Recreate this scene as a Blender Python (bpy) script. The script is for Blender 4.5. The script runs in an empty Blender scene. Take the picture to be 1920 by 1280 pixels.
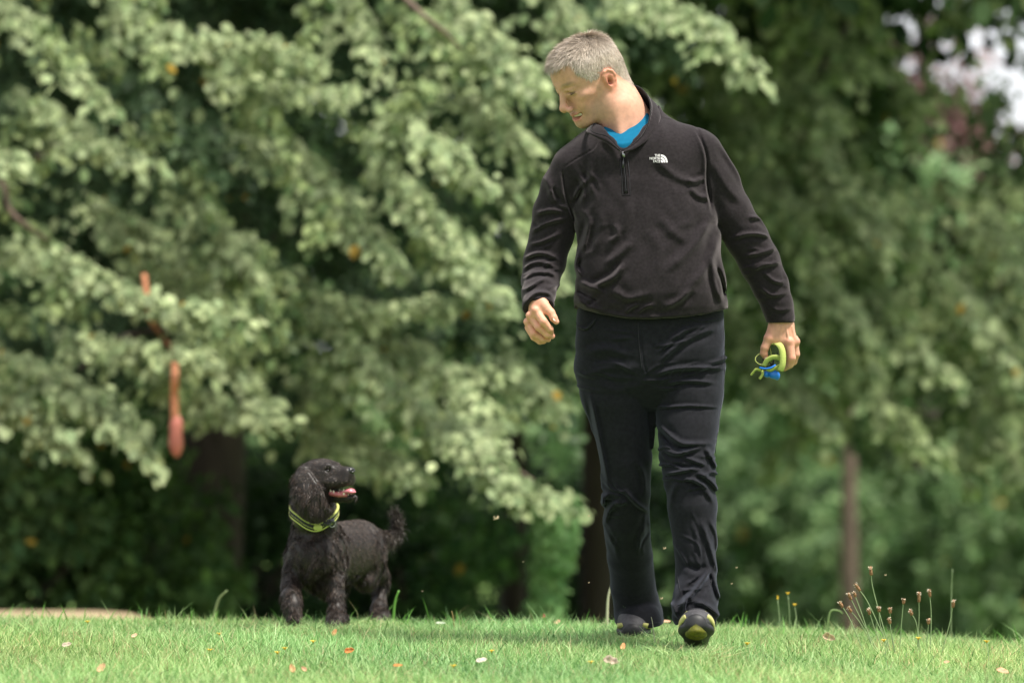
import bpy, math, random
import numpy as np
from mathutils import Vector
from mathutils.bvhtree import BVHTree

# ------------------------------------------------------------------ camera, sky, sun, exposure
scene = bpy.context.scene
COL = scene.collection
R = math.radians
CAMH = 0.905                       # the lens is under a metre above the lawn
cam_d = bpy.data.cameras.new('camera')
cam = bpy.data.objects.new('camera', cam_d)
COL.objects.link(cam)
cam.location = (0, 0, CAMH)
cam.rotation_euler = (R(90), 0, 0)
cam_d.sensor_width = 36.0
cam_d.lens = 135.0
cam_d.clip_start = 0.1
cam_d.clip_end = 2000
cam_d.dof.use_dof = True
cam_d.dof.focus_distance = 11.5
cam_d.dof.aperture_fstop = 2.0
scene.camera = cam

SUN_EL, SUN_AZ = R(66), R(120)     # azimuth clockwise from +Y (the view direction)
world = bpy.data.worlds.new('World')
scene.world = world
world.use_nodes = True
nt = world.node_tree
nt.nodes.clear()
sky = nt.nodes.new('ShaderNodeTexSky')
sky.sky_type = 'NISHITA'
sky.sun_disc = False
sky.sun_elevation = SUN_EL
sky.sun_rotation = SUN_AZ
sky.dust_density = 3.0
# thin bright overcast: most of the blue is washed out to white cloud
mixn = nt.nodes.new('ShaderNodeMix'); mixn.data_type = 'RGBA'
mixn.inputs['Factor'].default_value = 0.72
mixn.inputs['B'].default_value = (9.0, 9.1, 9.4, 1)
bg = nt.nodes.new('ShaderNodeBackground')
bg.inputs['Strength'].default_value = 0.078
wo = nt.nodes.new('ShaderNodeOutputWorld')
nt.links.new(sky.outputs[0], mixn.inputs['A'])
nt.links.new(mixn.outputs['Result'], bg.inputs[0])
nt.links.new(bg.outputs[0], wo.inputs[0])

sd = bpy.data.lights.new('sun', 'SUN')
sd.energy = 3.9
sd.angle = R(8)
sd.color = (1.0, 0.95, 0.86)
sun = bpy.data.objects.new('sun', sd)
COL.objects.link(sun)
_dir = Vector((math.sin(SUN_AZ) * math.cos(SUN_EL), math.cos(SUN_AZ) * math.cos(SUN_EL), math.sin(SUN_EL)))
sun.rotation_euler = _dir.to_track_quat('Z', 'Y').to_euler()

scene.view_settings.view_transform = 'Standard'
scene.view_settings.look = 'None'
scene.view_settings.exposure = 1.0
scene.view_settings.gamma = 1.0
scene.render.film_transparent = False
scene.cycles.use_denoising = True
scene.cycles.max_bounces = 8
scene.cycles.transparent_max_bounces = 8

rng = np.random.default_rng(7)
FPX = 7200.0                       # focal length in photo pixels


def P(px, py, d):
    """photo direction (px,py) carried out to the real distance d"""
    return np.array([(px - 960.0) / FPX * d, d, CAMH - (py - 640.0) / FPX * d])


# ------------------------------------------------------------------ object helpers
def tag(o, label=None, cat=None, group=None, kind=None):
    if label: o['label'] = label
    if cat: o['category'] = cat
    if group: o['group'] = group
    if kind: o['kind'] = kind
    return o


def empty(name, loc, label=None, cat=None, group=None, kind=None):
    o = bpy.data.objects.new(name, None)
    o.empty_display_size = 0.05
    o.location = [float(v) for v in loc]
    COL.objects.link(o)
    return tag(o, label, cat, group, kind)


def world_loc(o):
    v = Vector((0, 0, 0))
    while o is not None:
        v += o.location
        o = o.parent
    return v


def mesh_obj(name, V, F, mat, parent=None, cols=None, smooth=True, origin=None):
    """V in world coordinates; F an (n,k) array or a list of arrays"""
    V = np.asarray(V, dtype=np.float32)
    if isinstance(F, np.ndarray):
        F = [F]
    me = bpy.data.meshes.new(name)
    base = np.array(world_loc(parent) if parent is not None else (origin if origin is not None else (0, 0, 0)), dtype=np.float32)
    me.vertices.add(len(V))
    me.vertices.foreach_set('co', (V - base).astype(np.float32).ravel())
    loops = np.concatenate([f.ravel() for f in F]).astype(np.int32)
    tot = np.concatenate([np.full(len(f), f.shape[1], dtype=np.int32) for f in F])
    start = np.concatenate([[0], np.cumsum(tot)[:-1]]).astype(np.int32)
    me.loops.add(len(loops))
    me.polygons.add(len(tot))
    me.loops.foreach_set('vertex_index', loops)
    me.polygons.foreach_set('loop_start', start)
    me.polygons.foreach_set('loop_total', tot)
    me.polygons.foreach_set('use_smooth', np.full(len(tot), bool(smooth)))
    me.update(calc_edges=True)
    if cols is not None:
        at = me.color_attributes.new('Col', 'FLOAT_COLOR', 'POINT')
        c4 = np.ones((len(V), 4), dtype=np.float32)
        c4[:, :3] = cols
        at.data.foreach_set('color', c4.ravel())
    if mat is not None:
        me.materials.append(mat)
    o = bpy.data.objects.new(name, me)
    COL.objects.link(o)
    if parent is not None:
        o.parent = parent
    elif origin is not None:
        o.location = [float(v) for v in origin]
    return o


def mat(name, color=(.5, .5, .5), rough=.7, attr=False, spec=.4, sheen=0, sheen_col=(1, 1, 1), sss=0, sss_col=None,
        noise=0, nscale=30, bump=0, bscale=200, bdist=.002, transl=0, metal=0, coat=0, stretch=None):
    m = bpy.data.materials.new(name)
    m.use_nodes = True
    n, l = m.node_tree.nodes, m.node_tree.links
    b = n['Principled BSDF']
    b.inputs['Roughness'].default_value = rough
    b.inputs['Specular IOR Level'].default_value = spec
    b.inputs['Metallic'].default_value = metal
    b.inputs['Coat Weight'].default_value = coat
    b.inputs['Sheen Weight'].default_value = sheen
    b.inputs['Sheen Roughness'].default_value = .45
    b.inputs['Sheen Tint'].default_value = (*sheen_col, 1)
    if sss:
        b.inputs['Subsurface Weight'].default_value = sss
        b.inputs['Subsurface Radius'].default_value = (1, .35, .2)
        b.inputs['Subsurface Scale'].default_value = .006
    if attr:
        a = n.new('ShaderNodeAttribute'); a.attribute_name = 'Col'
        src = a.outputs['Color']
    else:
        c = n.new('ShaderNodeRGB'); c.outputs[0].default_value = (*color, 1)
        src = c.outputs[0]
    tc = n.new('ShaderNodeTexCoord')
    co = tc.outputs['Object']
    if stretch:
        mp = n.new('ShaderNodeMapping'); mp.inputs['Scale'].default_value = stretch
        l.new(co, mp.inputs[0]); co = mp.outputs[0]
    if noise:
        t = n.new('ShaderNodeTexNoise'); t.inputs['Scale'].default_value = nscale; t.inputs['Detail'].default_value = 5
        l.new(co, t.inputs['Vector'])
        mr = n.new('ShaderNodeMapRange')
        mr.inputs['From Min'].default_value = .3; mr.inputs['From Max'].default_value = .7
        mr.inputs['To Min'].default_value = 1 - noise; mr.inputs['To Max'].default_value = 1 + noise
        l.new(t.outputs['Fac'], mr.inputs['Value'])
        mx = n.new('ShaderNodeVectorMath'); mx.operation = 'SCALE'
        l.new(src, mx.inputs[0]); l.new(mr.outputs[0], mx.inputs['Scale'])
        src = mx.outputs[0]
    l.new(src, b.inputs['Base Color'])
    if bump:
        t = n.new('ShaderNodeTexNoise'); t.inputs['Scale'].default_value = bscale; t.inputs['Detail'].default_value = 4
        l.new(co, t.inputs['Vector'])
        bp = n.new('ShaderNodeBump'); bp.inputs['Strength'].default_value = bump; bp.inputs['Distance'].default_value = bdist
        l.new(t.outputs['Fac'], bp.inputs['Height'])
        l.new(bp.outputs[0], b.inputs['Normal'])
    if transl:
        tr = n.new('ShaderNodeBsdfTranslucent'); l.new(src, tr.inputs[0])
        ms = n.new('ShaderNodeMixShader'); ms.inputs[0].default_value = transl
        l.new(b.outputs[0], ms.inputs[1]); l.new(tr.outputs[0], ms.inputs[2])
        l.new(ms.outputs[0], n['Material Output'].inputs[0])
    return m


# ------------------------------------------------------------------ implicit-surface sculpting
class Vol:
    """a signed-distance volume; shapes are blended in and one continuous skin is pulled out"""
    def __init__(s, lo, hi, h):
        s.h = h
        s.lo = np.array(lo, float)
        s.n = np.ceil((np.array(hi, float) - s.lo) / h).astype(int) + 1
        s.ax = [(s.lo[i] + h * np.arange(s.n[i])).astype(np.float32) for i in range(3)]
        s.F = np.full(s.n, .2, dtype=np.float32)

    def sub(s, lo, hi):
        sl = []
        for i in range(3):
            a = int(max(0, math.floor((lo[i] - s.lo[i]) / s.h)))
            b = int(min(s.n[i], math.ceil((hi[i] - s.lo[i]) / s.h) + 1))
            if b <= a: return None, None
            sl.append(slice(a, b))
        X = s.ax[0][sl[0]][:, None, None]; Y = s.ax[1][sl[1]][None, :, None]; Z = s.ax[2][sl[2]][None, None, :]
        return tuple(sl), (X, Y, Z)

    def put(s, sl, d, k, op='u'):
        A = s.F[sl]
        if op == 'u':
            h = np.maximum(k - np.abs(A - d), 0) / k
            s.F[sl] = np.minimum(A, d) - h * h * k * .25
        elif op == 's':
            d = -d
            h = np.maximum(k - np.abs(A - d), 0) / k
            s.F[sl] = np.maximum(A, d) + h * h * k * .25
        elif op == 'i':
            h = np.maximum(k - np.abs(A - d), 0) / k
            s.F[sl] = np.maximum(A, d) + h * h * k * .25

    def ell(s, c, r, k=.01, rot=None, op='u'):
        c = np.array(c, float); r = np.array(r, float) if np.ndim(r) else np.full(3, float(r))
        m = max(r) + k + 3 * s.h
        sl, g = s.sub(c - m, c + m)
        if sl is None: return
        p = [g[i] - c[i] for i in range(3)]
        if rot is not None:                                   # rows of rot are the local axes
            p = [rot[j][0] * p[0] + rot[j][1] * p[1] + rot[j][2] * p[2] for j in range(3)]
        k0 = np.sqrt((p[0] / r[0]) ** 2 + (p[1] / r[1]) ** 2 + (p[2] / r[2]) ** 2)
        k1 = np.sqrt((p[0] / r[0] ** 2) ** 2 + (p[1] / r[1] ** 2) ** 2 + (p[2] / r[2] ** 2) ** 2) + 1e-6
        s.put(sl, (k0 * (k0 - 1) / k1).astype(np.float32), k, op)

    def cap(s, a, b, ra, rb, k=.01, op='u', flat=None):
        """tapered capsule; flat=(direction, factor) squashes it along a direction"""
        a = np.array(a, float); b = np.array(b, float)
        m = max(ra, rb) + k + 3 * s.h
        sl, g = s.sub(np.minimum(a, b) - m, np.maximum(a, b) + m)
        if sl is None: return
        ab = b - a; L = float(ab @ ab) + 1e-12
        p = [g[i] - a[i] for i in range(3)]
        t = np.clip((p[0] * ab[0] + p[1] * ab[1] + p[2] * ab[2]) / L, 0, 1)
        q = [p[i] - t * ab[i] for i in range(3)]
        if flat is not None:
            u = np.array(flat[0], float); u /= np.linalg.norm(u)
            dp = q[0] * u[0] + q[1] * u[1] + q[2] * u[2]
            q = [q[i] + (1 / flat[1] - 1) * dp * u[i] for i in range(3)]
        d = np.sqrt(q[0] ** 2 + q[1] ** 2 + q[2] ** 2) - (ra + (rb - ra) * t)
        if flat is not None:
            d = d * (flat[1] + (1 - flat[1]) * .5)
        s.put(sl, d.astype(np.float32), k, op)

    def chain(s, pts, k=.01, op='u', flat=None):
        for p, q in zip(pts[:-1], pts[1:]):
            s.cap(p[0], q[0], p[1], q[1], k, op, flat)

    def mesh(s, smooth=1):
        F = s.F
        S = F < 0
        n = F.shape
        cs = np.zeros(np.array(n) - 1, dtype=np.int8)
        for dx in (0, 1):
            for dy in (0, 1):
                for dz in (0, 1):
                    cs += S[dx:n[0] - 1 + dx, dy:n[1] - 1 + dy, dz:n[2] - 1 + dz]
        act = (cs > 0) & (cs < 8)
        idx = np.argwhere(act)
        vid = np.full(act.shape, -1, dtype=np.int64)
        vid[act] = np.arange(len(idx))
        acc = np.zeros((len(idx), 3)); cnt = np.zeros(len(idx))
        corners = [(a, b, c) for a in (0, 1) for b in (0, 1) for c in (0, 1)]
        val = {c: F[idx[:, 0] + c[0], idx[:, 1] + c[1], idx[:, 2] + c[2]].astype(float) for c in corners}
        for c in corners:
            for ax in range(3):
                if c[ax] == 0:
                    c2 = list(c); c2[ax] = 1; c2 = tuple(c2)
                    va, vb = val[c], val[c2]
                    cr = (va < 0) != (vb < 0)
                    t = va / np.where(cr, va - vb, 1)
                    pt = np.array(c, float)[None, :].repeat(len(idx), 0)
                    pt[:, ax] = t
                    acc[cr] += pt[cr]; cnt[cr] += 1
        V = s.lo + (idx + acc / cnt[:, None]) * s.h
        faces = []
        for ax in range(3):
            a = [slice(None)] * 3; b = [slice(None)] * 3
            a[ax] = slice(0, -1); b[ax] = slice(1, None)
            A, B = S[tuple(a)], S[tuple(b)]
            o1, o2 = [(1, 2), (2, 0), (0, 1)][ax]
            for sgn in (0, 1):
                e = np.argwhere((A & ~B) if sgn == 0 else (~A & B))
                ok = (e[:, o1] > 0) & (e[:, o2] > 0) & (e[:, o1] < n[o1] - 1) & (e[:, o2] < n[o2] - 1)
                e = e[ok]
                q = []
                for (u, v) in ((0, 0), (-1, 0), (-1, -1), (0, -1)):
                    ee = e.copy(); ee[:, o1] += u; ee[:, o2] += v
                    q.append(vid[ee[:, 0], ee[:, 1], ee[:, 2]])
                q = np.stack(q, 1)
                if sgn == 1: q = q[:, ::-1]
                faces.append(q)
        Q = np.concatenate(faces)
        Q = Q[(Q >= 0).all(1)]
        for _ in range(smooth):
            V = laplace(V, Q, .5)
        return V, Q


def laplace(V, Q, w):
    A = np.zeros_like(V); c = np.zeros(len(V))
    for i in range(4):
        j = (i + 1) % 4
        for a, b in ((i, j), (j, i)):
            for ax in range(3):
                A[:, ax] += np.bincount(Q[:, a], V[Q[:, b], ax], len(V))
            c += np.bincount(Q[:, a], minlength=len(V))
    return V * (1 - w) + w * A / np.maximum(c, 1)[:, None]


def vnormals(V, Q):
    n = np.cross(V[Q[:, 2]] - V[Q[:, 0]], V[Q[:, 3]] - V[Q[:, 1]])
    N = np.zeros_like(V)
    for i in range(4):
        for ax in range(3):
            N[:, ax] += np.bincount(Q[:, i], n[:, ax], len(V))
    return N / (np.linalg.norm(N, axis=1, keepdims=True) + 1e-12)


def polydist(U, Vv, pts):
    """distance, signed side and parameter along a polyline in the (px,py) plane"""
    best = np.full(np.broadcast(U, Vv).shape, 1e9, dtype=np.float32); side = np.zeros_like(best); par = np.zeros_like(best)
    pts = np.array(pts, float); n = len(pts) - 1
    for i in range(n):
        a, b = pts[i], pts[i + 1]
        ab = b - a; L = ab @ ab + 1e-9
        pu, pv = U - a[0], Vv - a[1]
        t = np.clip((pu * ab[0] + pv * ab[1]) / L, 0, 1)
        qu, qv = pu - t * ab[0], pv - t * ab[1]
        d = np.sqrt(qu * qu + qv * qv)
        m = d < best
        best = np.where(m, d, best)
        side = np.where(m, np.sign(ab[0] * qv - ab[1] * qu), side)
        par = np.where(m, (i + t) / n, par)
    return best, side, par


def curve_px(pts, n=24):
    """Catmull-Rom through points (any dimension)"""
    p = np.array(pts, float)
    p = np.vstack([2 * p[0] - p[1], p, 2 * p[-1] - p[-2]])
    out = []
    m = len(p) - 3
    for i in range(m):
        t = np.linspace(0, 1, max(2, n // m), endpoint=(i == m - 1))[:, None]
        a, b, c, d = p[i:i + 4]
        out.append(.5 * ((2 * b) + (c - a) * t + (2 * a - 5 * b + 4 * c - d) * t ** 2 + (3 * b - a - 3 * c + d) * t ** 3))
    return np.vstack(out)


def folds(vol, lst, d0, scale, back=.02):
    """cloth folds: ridges with a valley beside them, running over the side of the cloth seen from the lawn.
    lst: (points in photo px, half width px, height mm); a negative height is a crease"""
    for pts, w, amp in lst:
        w = w * .82; amp = amp * 1.25
        c = curve_px(pts, 16)
        lo = P(c[:, 0].min() - 5 * w, c[:, 1].max() + 5 * w, d0); hi = P(c[:, 0].max() + 5 * w, c[:, 1].min() - 5 * w, d0)
        sl, g = vol.sub((lo[0], -99, lo[2]), (hi[0], 99, hi[2]))
        if sl is None: continue
        U = 960 + FPX * g[0] / d0; Vv = 640 - FPX * (g[2] - CAMH) / d0
        d, sd_, par = polydist(U[:, 0, :], Vv[:, 0, :], c)
        s_ = d * sd_
        prof = np.exp(-(s_ / w) ** 2) - .55 * np.exp(-((s_ - 2.0 * w) / (1.2 * w)) ** 2) - .25 * np.exp(-((s_ + 2.2 * w) / (1.4 * w)) ** 2)
        prof *= np.clip(np.sin(np.clip(par, .02, .98) * math.pi) * 1.7, 0, 1)
        front = np.clip((d0 + back - g[1]) / .05, 0, 1)
        vol.F[sl] -= (amp * .0014 * prof[:, None, :] * front).astype(np.float32)


def wrinkles(n, box, ang, spread, length, wpx, amp):
    """many short irregular creases of cloth in a window of the photograph"""
    out = []
    for _ in range(n):
        x = rng.uniform(box[0], box[2]); y = rng.uniform(box[1], box[3]); a = R(rng.normal(ang, spread)); L_ = length * rng.uniform(.6, 1.3); b = rng.normal(0, .22)
        c, s_ = math.cos(a), math.sin(a)
        out.append(([(x - c * L_, y - s_ * L_), (x - s_ * b * L_, y + c * b * L_), (x + c * L_, y + s_ * L_ * .9)], wpx * rng.uniform(.8, 1.3), amp * rng.uniform(.5, 1.2) * (1 if rng.random() < .8 else -1)))
    return out


def tube(pts, rad, seg=8, flatten=None):
    """swept tube through 3-D points"""
    p = np.array(pts, float); n = len(p)
    rad = np.broadcast_to(np.array(rad, float), (n,))
    t = np.gradient(p, axis=0); t /= np.linalg.norm(t, axis=1, keepdims=True) + 1e-12
    up = np.array([0, 0, 1.0]) if abs(t[0][2]) < .9 else np.array([1.0, 0, 0])
    V = []
    u = np.cross(t[0], up); u /= np.linalg.norm(u)
    for i in range(n):
        u = u - t[i] * (u @ t[i]); u /= np.linalg.norm(u) + 1e-12
        v = np.cross(t[i], u)
        for j in range(seg):
            a = 2 * math.pi * j / seg
            V.append(p[i] + rad[i] * (math.cos(a) * u + math.sin(a) * v))
    V.append(p[0]); V.append(p[-1])
    F = []
    for i in range(n - 1):
        for j in range(seg):
            k = (j + 1) % seg
            F.append((i * seg + j, i * seg + k, (i + 1) * seg + k, (i + 1) * seg + j))
    T = [(n * seg, (j + 1) % seg, j) for j in range(seg)] + [(n * seg + 1, (n - 1) * seg + j, (n - 1) * seg + (j + 1) % seg) for j in range(seg)]
    return np.array(V), [np.array(F), np.array(T)]


def ribbon(center, widthdir, w, th):
    """a strap: rectangular section swept along a path; widthdir per point"""
    c = np.array(center, float); n = len(c)
    t = np.gradient(c, axis=0); t /= np.linalg.norm(t, axis=1, keepdims=True) + 1e-12
    wd = np.broadcast_to(np.array(widthdir, float), (n, 3)).copy()
    wd -= t * (wd * t).sum(1, keepdims=True); wd /= np.linalg.norm(wd, axis=1, keepdims=True) + 1e-12
    nn = np.cross(t, wd)
    w = np.broadcast_to(np.array(w, float), (n,))[:, None]
    V = np.stack([c - wd * w / 2 - nn * th / 2, c + wd * w / 2 - nn * th / 2, c + wd * w / 2 + nn * th / 2, c - wd * w / 2 + nn * th / 2], 1).reshape(-1, 3)
    F = []
    for i in range(n - 1):
        for j in range(4):
            k = (j + 1) % 4
            F.append((i * 4 + j, i * 4 + k, (i + 1) * 4 + k, (i + 1) * 4 + j))
    F += [(3, 2, 1, 0), ((n - 1) * 4, (n - 1) * 4 + 1, (n - 1) * 4 + 2, (n - 1) * 4 + 3)]
    return V, np.array(F)


def join(parts):
    """join (V, faces) pairs that belong to ONE part"""
    Vs, Fs, o = [], {}, 0
    for V, F in parts:
        if isinstance(F, np.ndarray): F = [F]
        Vs.append(V)
        for f in F:
            if len(f): Fs.setdefault(f.shape[1], []).append(f + o)
        o += len(V)
    return np.vstack(Vs), [np.vstack(f) for f in Fs.values()]


def strands(root, direc, length, width, segs, bend, cols, curl=0, curl_n=1.5, face=None):
    """tapered hair blades as one mesh. bend: vector added with t^2 (gravity / combing)"""
    n = len(root)
    direc = direc / (np.linalg.norm(direc, axis=1, keepdims=True) + 1e-9)
    if face is None:
        face = rng.normal(size=(n, 3))
    side = np.cross(direc, face); side /= np.linalg.norm(side, axis=1, keepdims=True) + 1e-9
    oth = np.cross(direc, side)
    ph = rng.uniform(0, 6.28, n)
    rows = []
    for i in range(segs + 1):
        t = i / segs
        c = root + direc * (length * t)[:, None] + bend * (t * t)
        if curl:
            a = ph + t * curl_n * 2 * math.pi
            k = (curl * length * min(1, t * 2))[:, None]
            c = c + side * (np.cos(a)[:, None] - np.cos(ph)[:, None]) * k + oth * (np.sin(a)[:, None] - np.sin(ph)[:, None]) * k
        if i < segs:
            w = (width * (1 - .75 * t))[:, None] * .5
            rows.append(c - side * w); rows.append(c + side * w)
        else:
            rows.append(c)
    m = 2 * segs + 1
    V = np.stack(rows, 1).reshape(-1, 3)
    b = np.arange(n)[:, None] * m
    Q = np.concatenate([b + np.array([[2 * i, 2 * i + 1, 2 * i + 3, 2 * i + 2]]) for i in range(segs - 1)])
    T = b + np.array([[2 * segs - 2, 2 * segs - 1, 2 * segs]])
    C = np.repeat(cols, m, axis=0)
    return V, [Q, T], C


def surf_sample(V, Q, n, mask=None):
    """random points on a quad mesh"""
    a = np.linalg.norm(np.cross(V[Q[:, 2]] - V[Q[:, 0]], V[Q[:, 3]] - V[Q[:, 1]]), axis=1)
    if mask is not None:
        a = a * mask
    f = rng.choice(len(Q), n, p=a / a.sum())
    u = rng.random((n, 1)); v = rng.random((n, 1))
    q = Q[f]
    p = (V[q[:, 0]] * (1 - u) + V[q[:, 1]] * u) * (1 - v) + (V[q[:, 3]] * (1 - u) + V[q[:, 2]] * u) * v
    return p, f, q[:, 0]


def inpoly(x, y, poly):
    r = np.zeros(x.shape, bool)
    p = np.array(poly, float)
    for i in range(len(p)):
        x1, y1 = p[i]; x2, y2 = p[(i + 1) % len(p)]
        c = ((y1 > y) != (y2 > y)) & (x < (x2 - x1) * (y - y1) / (y2 - y1 + 1e-12) + x1)
        r ^= c
    return r


def sstep(a, b, x):
    t = np.clip((x - a) / (b - a), 0, 1)
    return t * t * (3 - 2 * t)


# ------------------------------------------------------------------ lie of the land
def ground_z(x, y):
    """a lawn that crests about a metre behind the dog, then falls away; on the left a dry verge lies beyond the crest"""
    x = np.asarray(x, float); y = np.asarray(y, float)
    k = .054
    t = np.maximum(0, y - 12.0)
    r = -k * t ** 2
    r = np.where(t > 2.2, -k * 2.2 ** 2 - 2 * k * 2.2 * (t - 2.2), r)
    # left side: the fall is gentler, the verge stays in sight to about 18 m
    l = -.030 * np.maximum(0, y - 12.0) ** 2
    tl = np.minimum(t, 1.35)
    l = -.030 * tl ** 2 - .0605 * np.maximum(0, np.minimum(t, 6.0) - 1.35) - .2 * np.maximum(0, t - 6.0)
    m = sstep(-.25, -1.9, x)
    z = r * (1 - m) + l * m
    z = np.where(z < -2.4, -2.4 + (z + 2.4) * .02, z)
    z = np.maximum(z, -3.2)
    z = z - .045 * np.clip(x - .35, 0, 1.6) ** 1.5 * (y > 0)
    z = z - .02 + .006 * np.sin(x * 2.3 + 1) * np.sin(y * 1.9)
    return z
# ------------------------------------------------------------------ materials of the man
M_skin = mat('skin', attr=True, rough=.55, spec=.3, sss=.10, bump=.45, bscale=420, bdist=.0012, noise=.10, nscale=75)
M_hair = mat('grey_hair', attr=True, rough=.45, spec=.4)
M_fleece = mat('black_fleece', (.0200, .0170, .0185), rough=1, spec=.02, sheen=.20, sheen_col=(.95, .84, .88), noise=.22, nscale=120, bump=.6, bscale=420, bdist=.0012)
M_fleece_dark = mat('fleece_lining', (.012, .011, .012), rough=.95, spec=.05, sheen=.15, noise=.2, nscale=150)
M_denim = mat('black_denim', (.0115, .0115, .0140), rough=.9, spec=.10, sheen=.12, sheen_col=(.7, .75, 1), noise=.22, nscale=90, bump=.4, bscale=700, bdist=.0007)
M_stitch = mat('dark_stitching', (.018, .018, .022), rough=.8)
M_blue = mat('blue_cotton', (.004, .110, .205), rough=.85, spec=.1, noise=.08, nscale=60, bump=.3, bscale=600, bdist=.0006)
M_zip = mat('zip_black', (.012, .012, .013), rough=.45, spec=.5)
M_metal = mat('zip_metal', (.35, .35, .36), rough=.35, metal=.9)
M_logo = mat('white_thread', (.62, .6, .6), rough=.7)
M_shoe = mat('shoe_grey', (.045, .043, .047), rough=.6, noise=.3, nscale=120, bump=.4, bscale=500)
M_sole = mat('rubber_black', (.012, .012, .013), rough=.55, noise=.3, nscale=60)
M_lime_s = mat('shoe_yellow', (.42, .40, .14), rough=.5)
M_olive = mat('rubber_olive', (.10, .10, .006), rough=.55, noise=.45, nscale=90)
M_teeth = mat('teeth', (.80, .72, .66), rough=.5, spec=.2)
M_sclera = mat('eye', (.06, .05, .045), rough=.25)

MD = 11.6                                     # the man walks 11.6 m from the lens
MS = MD / FPX


def Q_(px, py, dy=0.0):
    return P(px, py, MD + dy)


man = empty('person', (Q_(1235, 1200)[0], MD, 0.0),
            'man in dark fleece and black jeans walking, head turned down towards the dog', 'person')


# ---- head frame
def frame(yaw, pitch, roll=0):
    """columns: forward, person's left, up. yaw: turned from facing the lens towards the left of the view"""
    f = np.array([-math.sin(yaw), -math.cos(yaw), 0.0]); l = np.array([math.cos(yaw), -math.sin(yaw), 0.0]); u = np.array([0, 0, 1.0])
    f2 = f * math.cos(pitch) - u * math.sin(pitch); u2 = u * math.cos(pitch) + f * math.sin(pitch)
    l3 = l * math.cos(roll) + u2 * math.sin(roll); u3 = u2 * math.cos(roll) - l * math.sin(roll)
    return np.stack([f2, l3, u3], 1)


HR = frame(R(60), R(29), R(0))
HS = 1.14
HT = Q_(1074.5, 169.5, -.04) - HR @ (np.array([.077, .032, 0]) * HS)


def h2w(p): return HT + (np.atleast_2d(p) * HS) @ HR.T
def w2h(p): return ((np.atleast_2d(p) - HT) @ HR) / HS
def w2px(v):
    return 960 + FPX * v[:, 0] / v[:, 1], 640 - FPX * (v[:, 2] - CAMH) / v[:, 1]


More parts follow.
